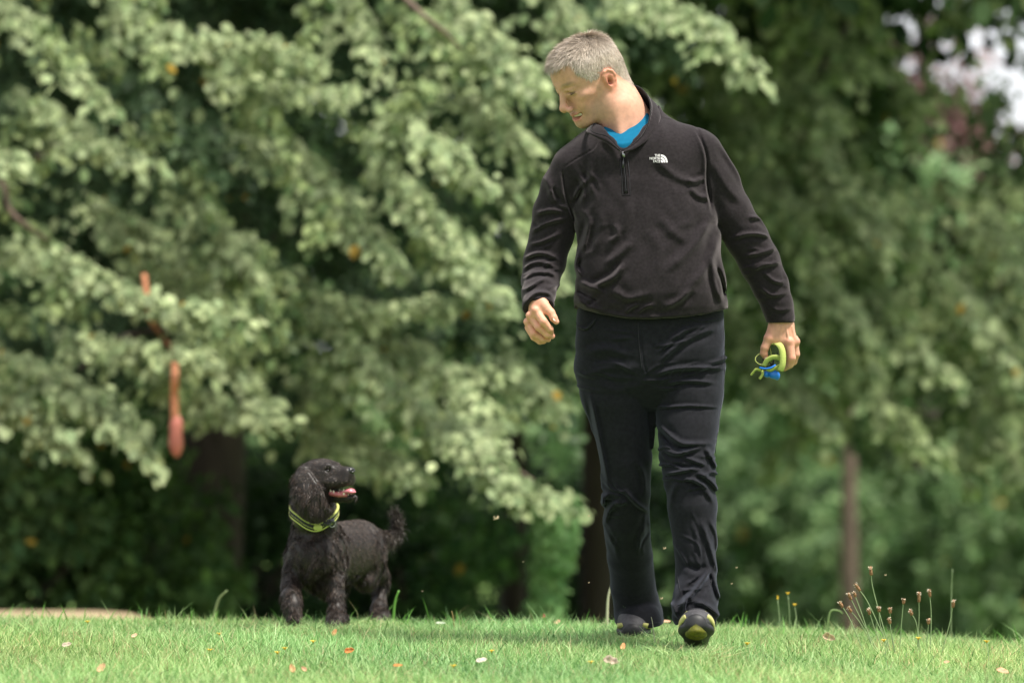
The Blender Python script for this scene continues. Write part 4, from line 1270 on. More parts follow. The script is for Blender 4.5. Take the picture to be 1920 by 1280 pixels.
# nose, eyes, mouth
v = Vol((.09, -.03, -.04), (.15, .03, .02), .0015)
v.ell((.112, 0, -.006), (.0125, .0165, .0125), .004)
for s in (-1, 1):
    v.ell((.1235, s * .008, -.007), (.005, .0035, .0035), .002, op='s')
V, Qf = v.mesh(1); mesh_obj('nose', g2w(V), Qf, M_nose, dog)
for s in (-1, 1):
    v = Vol((.02, -.06, -.02), (.08, .06, .04), .0015)
    v.ell((.0450, s * .0290, .009), .0092, .001)
    V, Qf = v.mesh(0); mesh_obj('eye', g2w(V), Qf, M_eyeb, dog)
v = Vol((.02, -.045, -.09), (.14, .045, -.03), .0016)
v.chain([((.04, 0, -.060), .013), ((.070, .000, -.068), .0165), ((.092, -.002, -.066), .0165), ((.106, -.006, -.074), .011)], .01, flat=((0, 0, 1), .40))
v.cap((.085, 0, -.060), (.055, 0, -.055), .005, .005, .008, op='s')
V, Qf = v.mesh(1); mesh_obj('tongue', g2w(V), Qf, M_tongue, dog)
v = Vol((.02, -.045, -.09), (.14, .045, -.03), .0016)
for s in (-1, 1):
    v.chain([((.038, s * .024, -.062), .0085), ((.064, s * .0205, -.072), .0078), ((.084, s * .013, -.078), .006)], .004)
V, Qf = v.mesh(1); mesh_obj('gum', g2w(V), Qf, M_gum, dog)
v = Vol((.03, -.045, -.09), (.14, .045, -.02), .0013)
for s in (-1, 1):
    v.cap((.080, s * .0175, -.074), (.083, s * .018, -.058), .0042, .0015, .001)
    v.cap((.040, s * .0265, -.062), (.040, s * .0265, -.051), .0048, .0026, .001)
    v.cap((.050, s * .0260, -.065), (.050, s * .0260, -.056), .0045, .0024, .001)
    v.cap((.066, s * .0235, -.070), (.066, s * .0235, -.063), .0034, .0016, .001)
    v.cap((.089, s * .007, -.078), (.091, s * .007, -.070), .0028, .0016, .001)
V, Qf = v.mesh(0); mesh_obj('teeth', g2w(V), Qf, M_fang, dog)

# collar: a striped band round the neck with its buckle
cen = D_(592, 972, .055)
a0 = D_(549, 957, .04); 
ring_px = [(549, 958, .02), (551, 973, -.035), (563, 988, -.070), (581, 997, -.092), (602, 998, -.095), (620, 993, -.085), (634, 982, -.05), (640, 968, .0), (636, 955, .05), (620, 944, .10), (590, 938, .13), (562, 944, .10)]
rc = curve_px(ring_px + ring_px[:1], 96)
ringp = np.array([D_(*a) for a in rc])
axis_ = np.array([.04, -.18, 1.0]); axis_ /= np.linalg.norm(axis_)
out = ringp - cen; out -= axis_ * (out @ axis_)[:, None]; rad = np.linalg.norm(out, axis=1, keepdims=True); out /= rad
snap = []
for q0, o_ in zip(ringp, out):
    best = 0
    for w_ in (-.009, 0, .009):
        c0 = Vector(cen + axis_ * float((q0 - cen) @ axis_) + axis_ * w_)
        h = bvh_dog.ray_cast(c0 + Vector(o_) * .16, -Vector(o_), .16)
        if h[0] is not None:
            best = max(best, .16 - h[3])
    snap.append(best)
snap = np.array(snap)
rr = rad[:, 0]
rr = np.where((snap > .02) & (snap < .11), snap + .003, rr)
for _ in range(6): rr = (np.roll(rr, 1) + rr * 2 + np.roll(rr, -1)) / 4
ringp = cen + axis_ * ((ringp - cen) @ axis_)[:, None] + out * rr[:, None]
ringp = np.vstack([ringp, ringp[:1]])
out = np.vstack([out, out[:1]])
col_e = empty('collar', cen); col_e.parent = dog; col_e.location = Vector(cen) - dog.location
for nm, off, w_, th, m_ in (('band', 0, .023, .006, M_collar_b), ('edge_stripe', .0110, .0036, .0085, M_collar_y), ('edge_stripe', -.0110, .0036, .0085, M_collar_y), ('centre_stripe', -.002, .0014, .0072, M_collar_y)):
    V_, F_ = ribbon(ringp + axis_ * off + out * .0015, axis_, w_, th)
    mesh_obj(nm, V_, F_, m_, col_e)
def along(u):
    i = u * (len(ringp) - 1); j = int(i) % (len(ringp) - 1); return ringp[j], out[j]
V_ = []
for u_, sx, nm, m_ in ((.46, .012, 'buckle', M_buckle), (.50, .012, 'buckle', M_buckle), (.33, .009, 'tag', M_collar_y)):
    q0, o_ = along(u_)
    tdir = np.cross(axis_, o_)
    vv = Vol(q0 - .03, q0 + .03, .0014)
    rt_ = [tdir, o_, axis_]
    p0 = q0 + o_ * .004
    vv.cap(p0 - tdir * sx * .6, p0 + tdir * sx * .6, .009, .009, .003, flat=(o_, .5))
    if nm == 'buckle': vv.cap(p0 - tdir * .004 + o_ * .006, p0 + tdir * .004 + o_ * .006, .004, .004, .003)
    V, Qf = vv.mesh(1); mesh_obj(nm, V, Qf, m_, col_e)
q0, o_ = along(.53)
a = np.linspace(0, 2 * math.pi, 25)
tdir = np.cross(axis_, o_)
c3 = np.array([q0 + o_ * .008 + axis_ * (-.012 + .011 * math.sin(x)) + tdir * .011 * math.cos(x) for x in a])
V_, F_ = tube(c3, .0016, 6); mesh_obj('ring', V_, F_, M_metal, col_e)
# ------------------------------------------------------------------ ground
def ground_mat():
    m = bpy.data.materials.new('ground'); m.use_nodes = True
    n, l = m.node_tree.nodes, m.node_tree.links
    b = n['Principled BSDF']; b.inputs['Roughness'].default_value = .95; b.inputs['Specular IOR Level'].default_value = .1
    tc = n.new('ShaderNodeTexCoord')
    t1 = n.new('ShaderNodeTexNoise'); t1.inputs['Scale'].default_value = 14; t1.inputs['Detail'].default_value = 6
    l.new(tc.outputs['Object'], t1.inputs['Vector'])
    r1 = n.new('ShaderNodeValToRGB')
    r1.color_ramp.elements[0].position = .35; r1.color_ramp.elements[0].color = (.07, .13, .03, 1)
    r1.color_ramp.elements[1].position = .7; r1.color_ramp.elements[1].color = (.22, .33, .11, 1)
    l.new(t1.outputs['Fac'], r1.inputs[0])
    # dry verge beyond the crest: bleached grass and dust
    t2 = n.new('ShaderNodeTexNoise'); t2.inputs['Scale'].default_value = 5; t2.inputs['Detail'].default_value = 8
    l.new(tc.outputs['Object'], t2.inputs['Vector'])
    r2 = n.new('ShaderNodeValToRGB')
    r2.color_ramp.elements[0].position = .3; r2.color_ramp.elements[0].color = (.22, .165, .10, 1)
    r2.color_ramp.elements[1].position = .75; r2.color_ramp.elements[1].color = (.36, .28, .18, 1)
    l.new(t2.outputs['Fac'], r2.inputs[0])
    at = n.new('ShaderNodeAttribute'); at.attribute_name = 'Col'
    mx = n.new('ShaderNodeMix'); mx.data_type = 'RGBA'
    l.new(at.outputs['Fac'], mx.inputs['Factor']); l.new(r1.outputs[0], mx.inputs['A']); l.new(r2.outputs[0], mx.inputs['B'])
    l.new(mx.outputs['Result'], b.inputs['Base Color'])
    return m


xs = np.concatenate([np.linspace(-300, -12, 14)[:-1], np.linspace(-12, 12, 161), np.linspace(12, 300, 14)[1:]])
ys = np.concatenate([np.linspace(-60, 6, 12)[:-1], np.linspace(6, 26, 161), np.linspace(26, 60, 20)[1:], np.linspace(60, 800, 20)[1:]])
GX, GY = np.meshgrid(xs, ys, indexing='ij')
GZ = ground_z(GX, GY)
nx, ny = GX.shape
V = np.stack([GX, GY, GZ], 2).reshape(-1, 3)
i, j = np.meshgrid(np.arange(nx - 1), np.arange(ny - 1), indexing='ij')
a = (i * ny + j).ravel()
Fg = np.stack([a, a + ny, a + ny + 1, a + 1], 1)
dry = sstep(13.15, 13.7, V[:, 1] + .25 * np.sin(V[:, 0] * 5)) * sstep(-.35, -.95, V[:, 0] + .1 * np.sin(V[:, 1] * 7)) * sstep(24, 19, V[:, 1])
g = mesh_obj('lawn', V, Fg, ground_mat(), cols=np.repeat(dry[:, None], 3, 1))
tag(g, 'short green lawn rising to a crest, with a dry dusty verge behind on the left', 'lawn', kind='structure')

# ------------------------------------------------------------------ grass
M_grass = mat('grass_blade', attr=True, rough=.5, spec=.3, transl=.35)
n = 360000
gx = rng.uniform(-3.3, 3.3, n); gy = 7.4 + (14.4 - 7.4) * rng.random(n) ** .85
pn_ = np.sin(gx * 3.1 + 1.3 * np.sin(gy * 2.2)) * np.sin(gy * 3.7 + 1.1 * np.sin(gx * 2.9))
pn2 = np.sin(gx * 11 + 2 * np.sin(gy * 7)) * np.sin(gy * 13 + 2 * np.sin(gx * 9))
keep = ~((gx < -.75) & (gy > 13.3 + .25 * pn_) & (rng.random(n) < np.interp(gx, [-2.2, -1.5, -.8], [.97, .9, .55])))
gx, gy, pn_, pn2 = gx[keep], gy[keep], pn_[keep], pn2[keep]; n = len(gx)
root = np.stack([gx, gy, ground_z(gx, gy) - .003], 1)
hgt = rng.gamma(7, .0049, n) * (1 + .25 * pn_ + .18 * pn2)
hgt = np.clip(hgt, .014, .085)
tall = rng.random(n) < .010
hgt[tall] *= rng.uniform(1.4, 2.3, tall.sum())
dr = np.stack([rng.normal(0, .38, n), rng.normal(0, .38, n), np.ones(n)], 1)
lean = rng.normal(0, 1, (n, 3)) * np.array([.30, .30, 0]) - np.array([0, 0, .12])
g_ = rng.random((n, 1)); k_ = rng.random(n)
c = np.array([[.19, .37, .105]]) * (1 - g_) + np.array([[.50, .65, .30]]) * g_
straw = k_ < .10 + .05 * (pn2 > .3)
c[straw] = np.array([.55, .47, .25]) * rng.uniform(.6, 1.1, (straw.sum(), 1))
deep = k_ > .90
c[deep] = np.array([.06, .17, .04]) * rng.uniform(.7, 1.3, (deep.sum(), 1))
big = np.sin(gx * 1.7 + 2 * np.sin(gy * 1.1 + gx)) * np.sin(gy * 1.9 + 1.5 * np.sin(gx * 1.3))
c = c * (1 + .14 * pn_)[:, None] * np.stack([1 + .16 * big, 1 + .04 * big, 1 + .02 * big], 1)
fc = np.stack([rng.normal(0, .5, n), -np.ones(n), rng.normal(0, .5, n)], 1)
# blades standing up round the feet and paws that press into the turf
fx, fy = [], []
for cx_f, cy_f, rad_ in ((P(1303, 0, 11.25)[0], 11.16, .10), (P(1303, 0, 11.4)[0], 11.35, .12), (P(1200, 0, 11.8)[0], 11.72, .11), (P(1200, 0, 12)[0], 11.9, .13), (D_(550, 0)[0], 12.08, .09), (D_(628, 0)[0], 12.12, .09), (P(709, 0, 12.6)[0], 12.55, .10), (P(640, 0, 12.6)[0], 12.5, .10)):
    a_ = rng.uniform(0, 6.28, 750); q_ = rad_ * np.sqrt(rng.random(750))
    fx.append(cx_f + q_ * np.cos(a_)); fy.append(cy_f + q_ * np.sin(a_))
fx = np.concatenate(fx); fy = np.concatenate(fy); nf = len(fx)
root = np.vstack([root, np.stack([fx, fy, ground_z(fx, fy) - .003], 1)])
dr = np.vstack([dr, np.stack([rng.normal(0, .5, nf), rng.normal(0, .5, nf), np.ones(nf)], 1)])
h2 = rng.uniform(.035, .075, nf); hgt = np.concatenate([hgt, h2])
lean = np.vstack([lean, rng.normal(0, 1, (nf, 3)) * np.array([.6, .6, 0]) - np.array([0, 0, .3])])
c = np.vstack([c, c[rng.integers(0, n, nf)]]); n = len(root)
fc = np.stack([rng.normal(0, .5, n), -np.ones(n), rng.normal(0, .5, n)], 1)
V_, F_, C_ = strands(root, dr, hgt, rng.uniform(.0018, .0036, n), 2, lean * hgt[:, None], c, face=fc)
gr = mesh_obj('grass', V_, F_, M_grass, cols=C_)
tag(gr, 'short pale green grass blades covering the whole lawn', 'grass', kind='stuff')

# broad tall blades standing along the crest
n = 260
gx = rng.uniform(-2.3, 2.3, n); gy = rng.uniform(12.2, 13.4, n)
root = np.stack([gx, gy, ground_z(gx, gy)], 1)
dr = np.stack([rng.normal(0, .35, n), rng.normal(0, .3, n), np.ones(n)], 1)
L_ = rng.uniform(.045, .09, n)
L_[rng.random(n) < .05] *= 1.5
V_, F_, C_ = strands(root, dr, L_, rng.uniform(.003, .007, n), 3, np.stack([rng.normal(0, .02, n), rng.normal(0, .02, n), -.01 + 0 * gx], 1), np.array([[.13, .30, .06]]) * rng.uniform(.7, 1.5, (n, 1)), face=np.stack([rng.normal(0, .4, n), -np.ones(n), 0 * gx], 1))
tg = mesh_obj('tall_grass', V_, F_, M_grass, cols=C_)
tag(tg, 'scattered longer grass blades standing along the crest of the lawn', 'grass', kind='stuff')

# ------------------------------------------------------------------ small plants
M_stem = mat('stem', (.26, .34, .17), rough=.6)
M_seed = mat('seed_head', (.30, .165, .085), rough=.85, noise=.5, nscale=300)
M_anther = mat('anthers', (.62, .55, .42), rough=.8)
M_petal = mat('yellow_petal', (.75, .52, .05), rough=.6, transl=.2)


def plantain(hp, mp, bp, d, size, label):
    head = P(hp[0], hp[1], d); mid = P(mp[0], mp[1], d + .01)
    bx = P(bp[0], bp[1], d + .02)
    base = np.array([bx[0], bx[1], float(ground_z(bx[0], bx[1])) - .005])
    r = empty('ribwort_plantain', base, label, 'wildflower', 'ribwort plantain stems in the lawn')
    pts = curve_px([base, mid, head], 14)
    V_, F_ = tube(pts, np.linspace(.0016, .0011, len(pts)), 5); mesh_obj('stem', V_, F_, M_stem, r)
    ax = pts[-1] - pts[-3]; ax /= np.linalg.norm(ax)
    L_ = size * 1.3
    a_, b_, c_ = [], [], []
    s_ = np.linspace(-L_ * .4, L_ * .6, 7)
    prof = np.array([.35, .85, 1, 1, .95, .8, .35]) * .0046
    V1, F1 = tube([head + ax * q for q in s_], prof, 7)
    n = 70
    t = rng.random(n); u = rng.normal(size=(n, 3)); u -= ax * (u @ ax)[:, None]; u /= np.linalg.norm(u, axis=1, keepdims=True)
    rt = head + ax * (s_[0] + (s_[-1] - s_[0]) * t)[:, None] + u * .003
    V2, F2, _ = strands(rt, u + ax * .7, np.full(n, .0042), np.full(n, .0024), 2, np.zeros((n, 3)), np.zeros((n, 3)))
    Vj, Fj = join([(V1, F1), (V2, F2)])
    hd = mesh_obj('seed_head', Vj, Fj, M_seed, r)
    n = 20
    u = rng.normal(size=(n, 3)); u -= ax * (u @ ax)[:, None] ; u /= np.linalg.norm(u, axis=1, keepdims=True)
    rt = head + ax * (L_ * rng.uniform(.30, .66, n))[:, None] + u * .0035
    V2, F2, _ = strands(rt, u + ax * rng.uniform(-.3, .6, (n, 1)), np.full(n, .0052), np.full(n, .0022), 2, np.zeros((n, 3)), np.zeros((n, 3)))
    mesh_obj('anthers', V2, F2, M_anther, hd)


PL = [((1633, 1072), (1639, 1112), (1673, 1225), .021, 'tallest ribwort plantain, its brown seed head above all the others in the clump'),
      ((1609, 1102), (1630, 1134), (1674, 1224), .021, 'second tallest plantain, leaning left just left of the tallest seed head'),
      ((1594, 1119), (1612, 1155), (1650, 1218), .018, 'plantain with a plump seed head beside a slimmer twin, left in the clump'),
      ((1603, 1115), (1618, 1156), (1642, 1218), .013, 'plantain with a slim seed head squeezed between two plumper ones on the left'),
      ((1578, 1134), (1596, 1165), (1622, 1210), .016, 'leftmost plantain of the clump, leaning well over to the left'),
      ((1594, 1143), (1616, 1172), (1646, 1216), .016, 'short plantain on the left with its seed head tilted flat'),
      ((1630, 1147), (1640, 1178), (1659, 1222), .015, 'low plantain with a round bushy head in the middle of the clump'),
      ((1648, 1143), (1651, 1172), (1669, 1224), .013, 'low plantain with a pale open head just right of the round bushy one'),
      ((1669, 1145), (1670, 1177), (1678, 1219), .013, 'plantain with a pale frilly head right above another head'),
      ((1668, 1165), (1672, 1188), (1681, 1220), .014, 'lowest brown seed head, hanging right below a pale frilly one'),
      ((1694, 1128), (1690, 1172), (1686, 1224), .013, 'upright plantain standing alone in the gap between the two groups'),
      ((1709, 1149), (1719, 1172), (1724, 1212), .014, 'short plantain leaning left towards the gap, left of the long straight head'),
      ((1723, 1121), (1723, 1164), (1719, 1229), .024, 'plantain with the longest straight seed head on an upright stem'),
      ((1743, 1113), (1746, 1154), (1744, 1218), .018, 'plantain with a thick pale topped head next to the long straight one'),
      ((1741, 1166), (1739, 1192), (1735, 1224), .013, 'small low plantain under the thick pale topped head'),
      ((1787, 1133), (1781, 1166), (1762, 1214), .018, 'rightmost plantain, curving out to the right on its own')]
for hp, mp, bp, sz, lb in PL:
    plantain(hp, mp, bp, 11.62 + .12 * rng.random(), sz, lb)


def yellow_flower(px, py, d, h, label, bud=False, size=.012):
    top = P(px, py, d)
    if h is None:
        base = np.array([top[0] + .004, top[1], float(ground_z(top[0], top[1])) - .004])
        if base[2] > top[2] - .01: top[2] = base[2] + .028
    r = empty('yellow_flower', base, label, 'flower', 'yellow flowers in the lawn')
    pts = curve_px([base, (base + top) / 2 + np.array([.004, 0, 0]), top], 8)
    V_, F_ = tube(pts, .0012, 5); mesh_obj('stem', V_, F_, M_stem, r)
    n = 22
    a = np.linspace(0, 6.28, n, endpoint=False) + rng.normal(0, .1, n)
    e = rng.uniform(.15, .5, n) if not bud else rng.uniform(1.8, 3, n)
    dr = np.stack([np.cos(a), np.sin(a), e], 1)
    V_, F_, _ = strands(np.tile(top, (n, 1)), dr, np.full(n, size), np.full(n, .0045), 2, np.zeros((n, 3)), np.zeros((n, 3)), face=np.tile([[0, 0, 1.]], (n, 1)))
    V2, F2 = tube([top - np.array([0, 0, .004]), top, top + np.array([0, 0, .003])], [.002, .004, .003], 7)
    Vj, Fj = join([(V_, F_), (V2, F2)]); mesh_obj('bloom', Vj, Fj, M_petal, r)


for px_, py_, lb, bud in [(1490, 1133, 'open yellow flower on a stalk above the crest right of the man', False), (1477, 1112, 'taller small yellow flower standing left of the open one by the man', False),
                          (1458, 1121, 'closed bud at the left of the yellow flowers near the man', True)]:
    yellow_flower(px_, py_, 12.75, None, lb, bud, .010)
for px_, py_, lb in [(411, 1188, 'largest yellow flower in the grass left of the dog'), (164, 1165, 'yellow flower far out at the left near the dry verge'), (534, 1215, 'yellow flower just below the dog\'s lifted paw'),
                     (520, 1223, 'yellow flower in the left grass, lowest left of a close pair'), (587, 1202, 'yellow flower below and right of the dog\'s lifted paw'), (393, 1218, 'yellow flower low in the grass below the largest one'),
                     (850, 1248, 'yellow flower near the bottom in the middle of the lawn'), (921, 1220, 'yellow flower in mid lawn between dog and man'), (1108, 1241, 'yellow flower at the bottom just left of the man\'s feet'),
                     (1401, 1206, 'yellow flower in the grass just right of the man\'s front shoe'), (1850, 1202, 'yellow flower at the far right of the lawn'), (1722, 1196, 'yellow flower low behind the right hand plantains'),
                     (1657, 1200, 'yellow flower low behind the left hand plantains')]:
    dd = .93 * FPX / (py_ + 18 - 640) - .1
    yellow_flower(px_, py_, min(dd, 12.4), None, lb)


def dead_leaf(px, py, size, col, label, curl=.5, rotz=0.0, tilt=.3):
    size = size * .68
    d = min(.915 * FPX / (py + 6 - 640), 12.6)
    c0 = P(px, py, d); z = float(ground_z(c0[0], c0[1])) + .026
    org = np.array([c0[0], c0[1], max(z, min(c0[2], z + .03))])
    u, w = np.meshgrid(np.linspace(-1, 1, 9), np.linspace(-1, 1, 7), indexing='ij')
    wd = np.sqrt(np.clip(1 - u ** 2, 0, 1)) * (1 - .25 * u)
    X = u * size; Y = w * wd * size * .55
    Z = curl * size * (.55 * w ** 2 * wd + .35 * u ** 2 + .12 * np.sin(u * 7 + w * 4))
    ca, sa = math.cos(rotz), math.sin(rotz); ct, st_ = math.cos(tilt), math.sin(tilt)
    X2, Y2 = X * ca - Y * sa, X * sa + Y * ca
    Y3, Z3 = Y2 * ct - Z * st_, Y2 * st_ + Z * ct
    V = np.stack([X2, Y3, Z3], 2).reshape(-1, 3) + org
    F = np.array([(i * 7 + j, (i + 1) * 7 + j, (i + 1) * 7 + j + 1, i * 7 + j + 1) for i in range(8) for j in range(6)])
    o = mesh_obj('fallen_leaf', V, F, mat('dead_leaf', col, rough=.7, noise=.35, nscale=90, transl=.2), origin=org)
    so = o.modifiers.new('thickness', 'SOLIDIFY'); so.thickness = .0008
    tag(o, label, 'leaf', 'fallen leaves on the lawn')


for a_ in [(655, 1224, .022, (.55, .20, .05), 'orange brown fallen leaf standing below the dog', .8, .3, 1.0), (746, 1253, .020, (.50, .18, .04), 'dark orange fallen leaf lying flat near the bottom left', .3, .1, .4),
           (125, 1212, .022, (.48, .40, .30), 'pale fallen leaf at the far left of the lawn', .6, .4, .7), (190, 1254, .026, (.58, .36, .20), 'tan fallen leaf at the bottom left corner', .7, 1.2, .8),
           (1146, 1250, .034, (.50, .40, .30), 'large pale curled leaf at the bottom below the man', .9, -.3, .8), (903, 1246, .026, (.55, .50, .40), 'whitish fallen leaf near the bottom in the middle', .5, .5, .5),
           (1554, 1196, .030, (.55, .44, .26), 'big curled dry leaf standing left of the plantains', 1.1, -.3, 1.1), (627, 1189, .018, (.66, .33, .14), 'slim orange leaf stuck upright just below the dog', .3, 1.1, 1.2),
           (1168, 1217, .018, (.66, .32, .14), 'slim orange leaf below the man\'s rear shoe', .3, 1.3, 1.0), (826, 1168, .024, (.40, .46, .34), 'pale greenish leaf lying right of the dog', .3, 0, .3),
           (548, 1256, .020, (.60, .32, .15), 'tan leaf stuck upright at the bottom left of centre', .5, 1.9, 1.1), (1020, 1154, .012, (.28, .10, .06), 'small dark red leaf on a stalk left of the man', .7, 1.3, 1.1),
           (1045, 1166, .018, (.62, .42, .26), 'thin tan leaf between dog and man near the crest', .5, .8, .8), (1250, 1165, .020, (.62, .38, .24), 'reddish tan leaf lying behind the man\'s feet', .4, .1, .4),
           (1775, 1238, .014, (.55, .36, .2), 'small tan leaf right of the plantains', .5, .4, .5), (1880, 1248, .028, (.58, .34, .2), 'long reddish leaf at the bottom right', .3, -.6, .5),
           (570, 1257, .014, (.6, .34, .2), 'little orange leaf beside the tan upright one', .5, 2.4, 1.0), (252, 1196, .016, (.62, .4, .25), 'thin tan leaf in the grass on the left', .5, .8, .7)]:
    dead_leaf(*a_)

M_dry = mat('dry_stalk', (.42, .42, .28), rough=.7)
def stalk(name, pts, d, rad, m_, label, cat):
    w3 = [P(x, y, d) for x, y in pts]
    w3[0][2] = float(ground_z(w3[0][0], d)) - .01
    c = curve_px(w3, 12); V_, F_ = tube(c, np.linspace(rad, rad * .5, len(c)), 6)
    tag(mesh_obj(name, V_, F_, m_, origin=w3[0]), label, cat)
stalk('dry_stalk', [(1138, 1150), (1140, 1122), (1148, 1092)], 12.7, .006, M_dry, 'pale dry stalk standing behind the man\'s rear leg', 'stalk')
stalk('grass_blade', [(735, 1160), (740, 1130), (748, 1106)], 12.75, .007, mat('fresh_blade', (.16, .38, .07), rough=.5, transl=.3), 'single broad fresh green blade behind the dog\'s hind foot', 'grass blade')
stalk('broad_leaf', [(395, 1160), (408, 1128), (426, 1106)], 13.5, .007, mat('pale_leaf', (.18, .24, .10), rough=.6, transl=.3), 'pale broad leaf sticking up left of the dog, out of focus', 'leaf')
stalk('arching_blade', [(1548, 1165), (1556, 1148), (1572, 1144), (1580, 1150)], 12.7, .0045, mat('arch_leaf', (.22, .32, .12), rough=.6, transl=.3), 'grass blade arching over left of the plantains', 'grass blade')
stalk('seed_stalk', [(1783, 1160), (1784, 1110), (1786, 1066)], 12.9, .0016, M_stem, 'tall thin green stalk behind the rightmost plantain', 'stalk')
stalk('seed_stalk', [(1230, 1200), (1224, 1170), (1221, 1156)], 11.6, .0018, M_dry, 'little pale grass seed stalk in front of the rear shoe', 'stalk')
stalk('brown_stalk', [(853, 1175), (850, 1160), (847, 1145)], 12.3, .0030, mat('brown_stalk', (.22, .16, .06), rough=.8), 'short brown stalk standing right of the dog', 'stalk')

M_fly = mat('fly', (.45, .36, .22), rough=.5, transl=.3)
for px_, py_, d, s_, lb in [(930, 972, 10.6, .0075, 'large blurred orange fly in the air between dog and man'), (981, 1053, 11.7, .0030, 'whitish fly below and right of the large orange one'), (1104, 967, 11.4, .0032, 'fly just left of the man\'s rear knee'),
                            (1246, 1028, 11.2, .0045, 'fly level with the shins, between the man\'s legs'), (1240, 1122, 11.2, .0045, 'fly low between the man\'s ankles'), (1660, 1078, 11.6, .0035, 'fly right beside the tallest plantain head'),
                            (1381, 1064, 11.3, .003, 'fly right of the man\'s front shin'), (792, 1108, 12.0, .003, 'fly low above the crest right of the dog'), (1372, 1094, 11.3, .003, 'fly right of the man\'s front trouser hem'),
                            (1104, 1092, 11.5, .0025, 'fly low in front of the reddish brown trunk')]:
    c0 = P(px_, py_, d)
    V_, F_ = tube([c0 + np.array([-s_, 0, -s_ * .3]), c0, c0 + np.array([s_, 0, s_ * .3])], [s_ * .15, s_ * .38, s_ * .15], 6)
    wv_ = np.array([[0, 0, 0], [.6, .5, 1.2], [1.1, .6, .8], [.5, .1, .1], [-.6, .5, 1.2], [-1.0, .6, .6], [-.4, .1, .1]]) * s_ + c0
    Vj, Fj = join([(V_, F_), (wv_, np.array([(0, 1, 2, 3), (0, 4, 5, 6)]))])
    tag(mesh_obj('small_fly', Vj, Fj, M_fly, origin=c0), 'tiny pale ' + lb if 'large' not in lb else lb, 'insect', 'small flies in the air')

# ------------------------------------------------------------------ trees
M_leaf = mat('lime_leaf', attr=True, rough=.55, spec=.18, transl=.32)
M_bark = mat('bark', (.034, .024, .019), rough=.9, noise=.5, nscale=9, bump=.8, bscale=22, bdist=.03, stretch=(1, 1, .25))
M_bark_l = mat('bark_pale', (.13, .092, .072), rough=.9, noise=.4, nscale=9, bump=.8, bscale=22, bdist=.03, stretch=(1, 1, .25))


def leaves(pos, tip, nrm, size, cols, aspect=.62):
    tip = tip / (np.linalg.norm(tip, axis=1, keepdims=True) + 1e-9)
    side = np.cross(tip, nrm); side /= np.linalg.norm(side, axis=1, keepdims=True) + 1e-9
    nn = np.cross(side, tip)
    s = size[:, None]
    V = np.stack([pos, pos + tip * s * .30 + side * s * aspect * .46 + nn * s * .08, pos + tip * s * .68 + side * s * aspect * .42 + nn * s * .06, pos + tip * s,
                  pos + tip * s * .68 - side * s * aspect * .42 + nn * s * .06, pos + tip * s * .30 - side * s * aspect * .46 + nn * s * .08], 1).reshape(-1, 3)
    b = np.arange(len(pos))[:, None] * 6
    return V, [np.concatenate([b + np.array([[0, 1, 2, 3]]), b + np.array([[0, 3, 4, 5]])])], np.repeat(cols, 6, axis=0)


def leafcol(n, a, b, var=.25, yellow=.004):
    t = rng.random((n, 1))
    c = np.array([a]) * (1 - t) + np.array([b]) * t
    c = c * rng.uniform(1 - var, 1 + var, (n, 1))
    y = rng.random(n) < yellow
    c[y] = np.array([.42, .27, .04]) * rng.uniform(.6, 1.1, (y.sum(), 1))
    return c


def spray(pts, n, width, size, ca, cb, tipw=.25):
    """a drooping bough: leaves shingled along a curve, narrowing to the tip"""
    c = curve_px(pts, 18)
    t = rng.random(n) ** .85
    k = t * (len(c) - 1); i = np.minimum(k.astype(int), len(c) - 2); fr = (k - i)[:, None]
    q = c[i] * (1 - fr) + c[i + 1] * fr
    tan = c[i + 1] - c[i]; tan /= np.linalg.norm(tan, axis=1, keepdims=True) + 1e-9
    lat = np.cross(tan, np.array([0, 0, 1.0])); ln_ = np.linalg.norm(lat, axis=1, keepdims=True)
    lat = np.where(ln_ > .2, lat / (ln_ + 1e-9), np.array([[1., 0, 0]]))
    w = width * (1 - (1 - tipw) * t ** 1.5)
    o = rng.normal(0, .5, n) * w
    pos = q + lat * o[:, None] - np.array([[0, 0, 1]]) * (np.abs(o) * .7 + rng.random(n) * w * .5)[:, None] + rng.normal(0, .02, (n, 3)) + tan * rng.normal(0, .05, (n, 1))
    tip = tan * .5 + lat * (np.sign(o) * .5)[:, None] + np.array([[0, 0, -.75]]) + rng.normal(0, .3, (n, 3))
    # half of the leaves sit on side twigs that fan out and hang
    K = max(5, n // 14); tk = rng.random(K) * (len(c) - 2); ik = tk.astype(int)
    ok_ = c[ik] + (c[ik + 1] - c[ik]) * (tk - ik)[:, None]; tn = c[ik + 1] - c[ik]; tn /= np.linalg.norm(tn, axis=1, keepdims=True) + 1e-9
    dk = tn * rng.uniform(.3, 1.0, (K, 1)) + rng.normal(0, .55, (K, 3)) * np.array([1, .8, .35]) + np.array([[0, 0, -.25]])
    lk = rng.uniform(.5, 1.5, K) * width * (1 - .45 * tk / len(c))
    m_ = rng.random(n) < .62; w_id = rng.integers(0, K, n)[m_]; s_ = rng.random(m_.sum())
    pos[m_] = ok_[w_id] + dk[w_id] * (lk[w_id] * s_)[:, None] - np.array([[0, 0, 1.]]) * (lk[w_id] * .55 * s_ ** 2)[:, None] + rng.normal(0, .018, (m_.sum(), 3))
    tip[m_] = dk[w_id] * .7 + np.array([[0, 0, -.7]]) + rng.normal(0, .35, (m_.sum(), 3))
    nrm = np.array([[0.1, -.65, .75]]) + rng.normal(0, .38, (n, 3))
    return leaves(pos, tip, nrm, size * rng.uniform(.45, 1.3, n), leafcol(n, ca, cb, .35), .72)


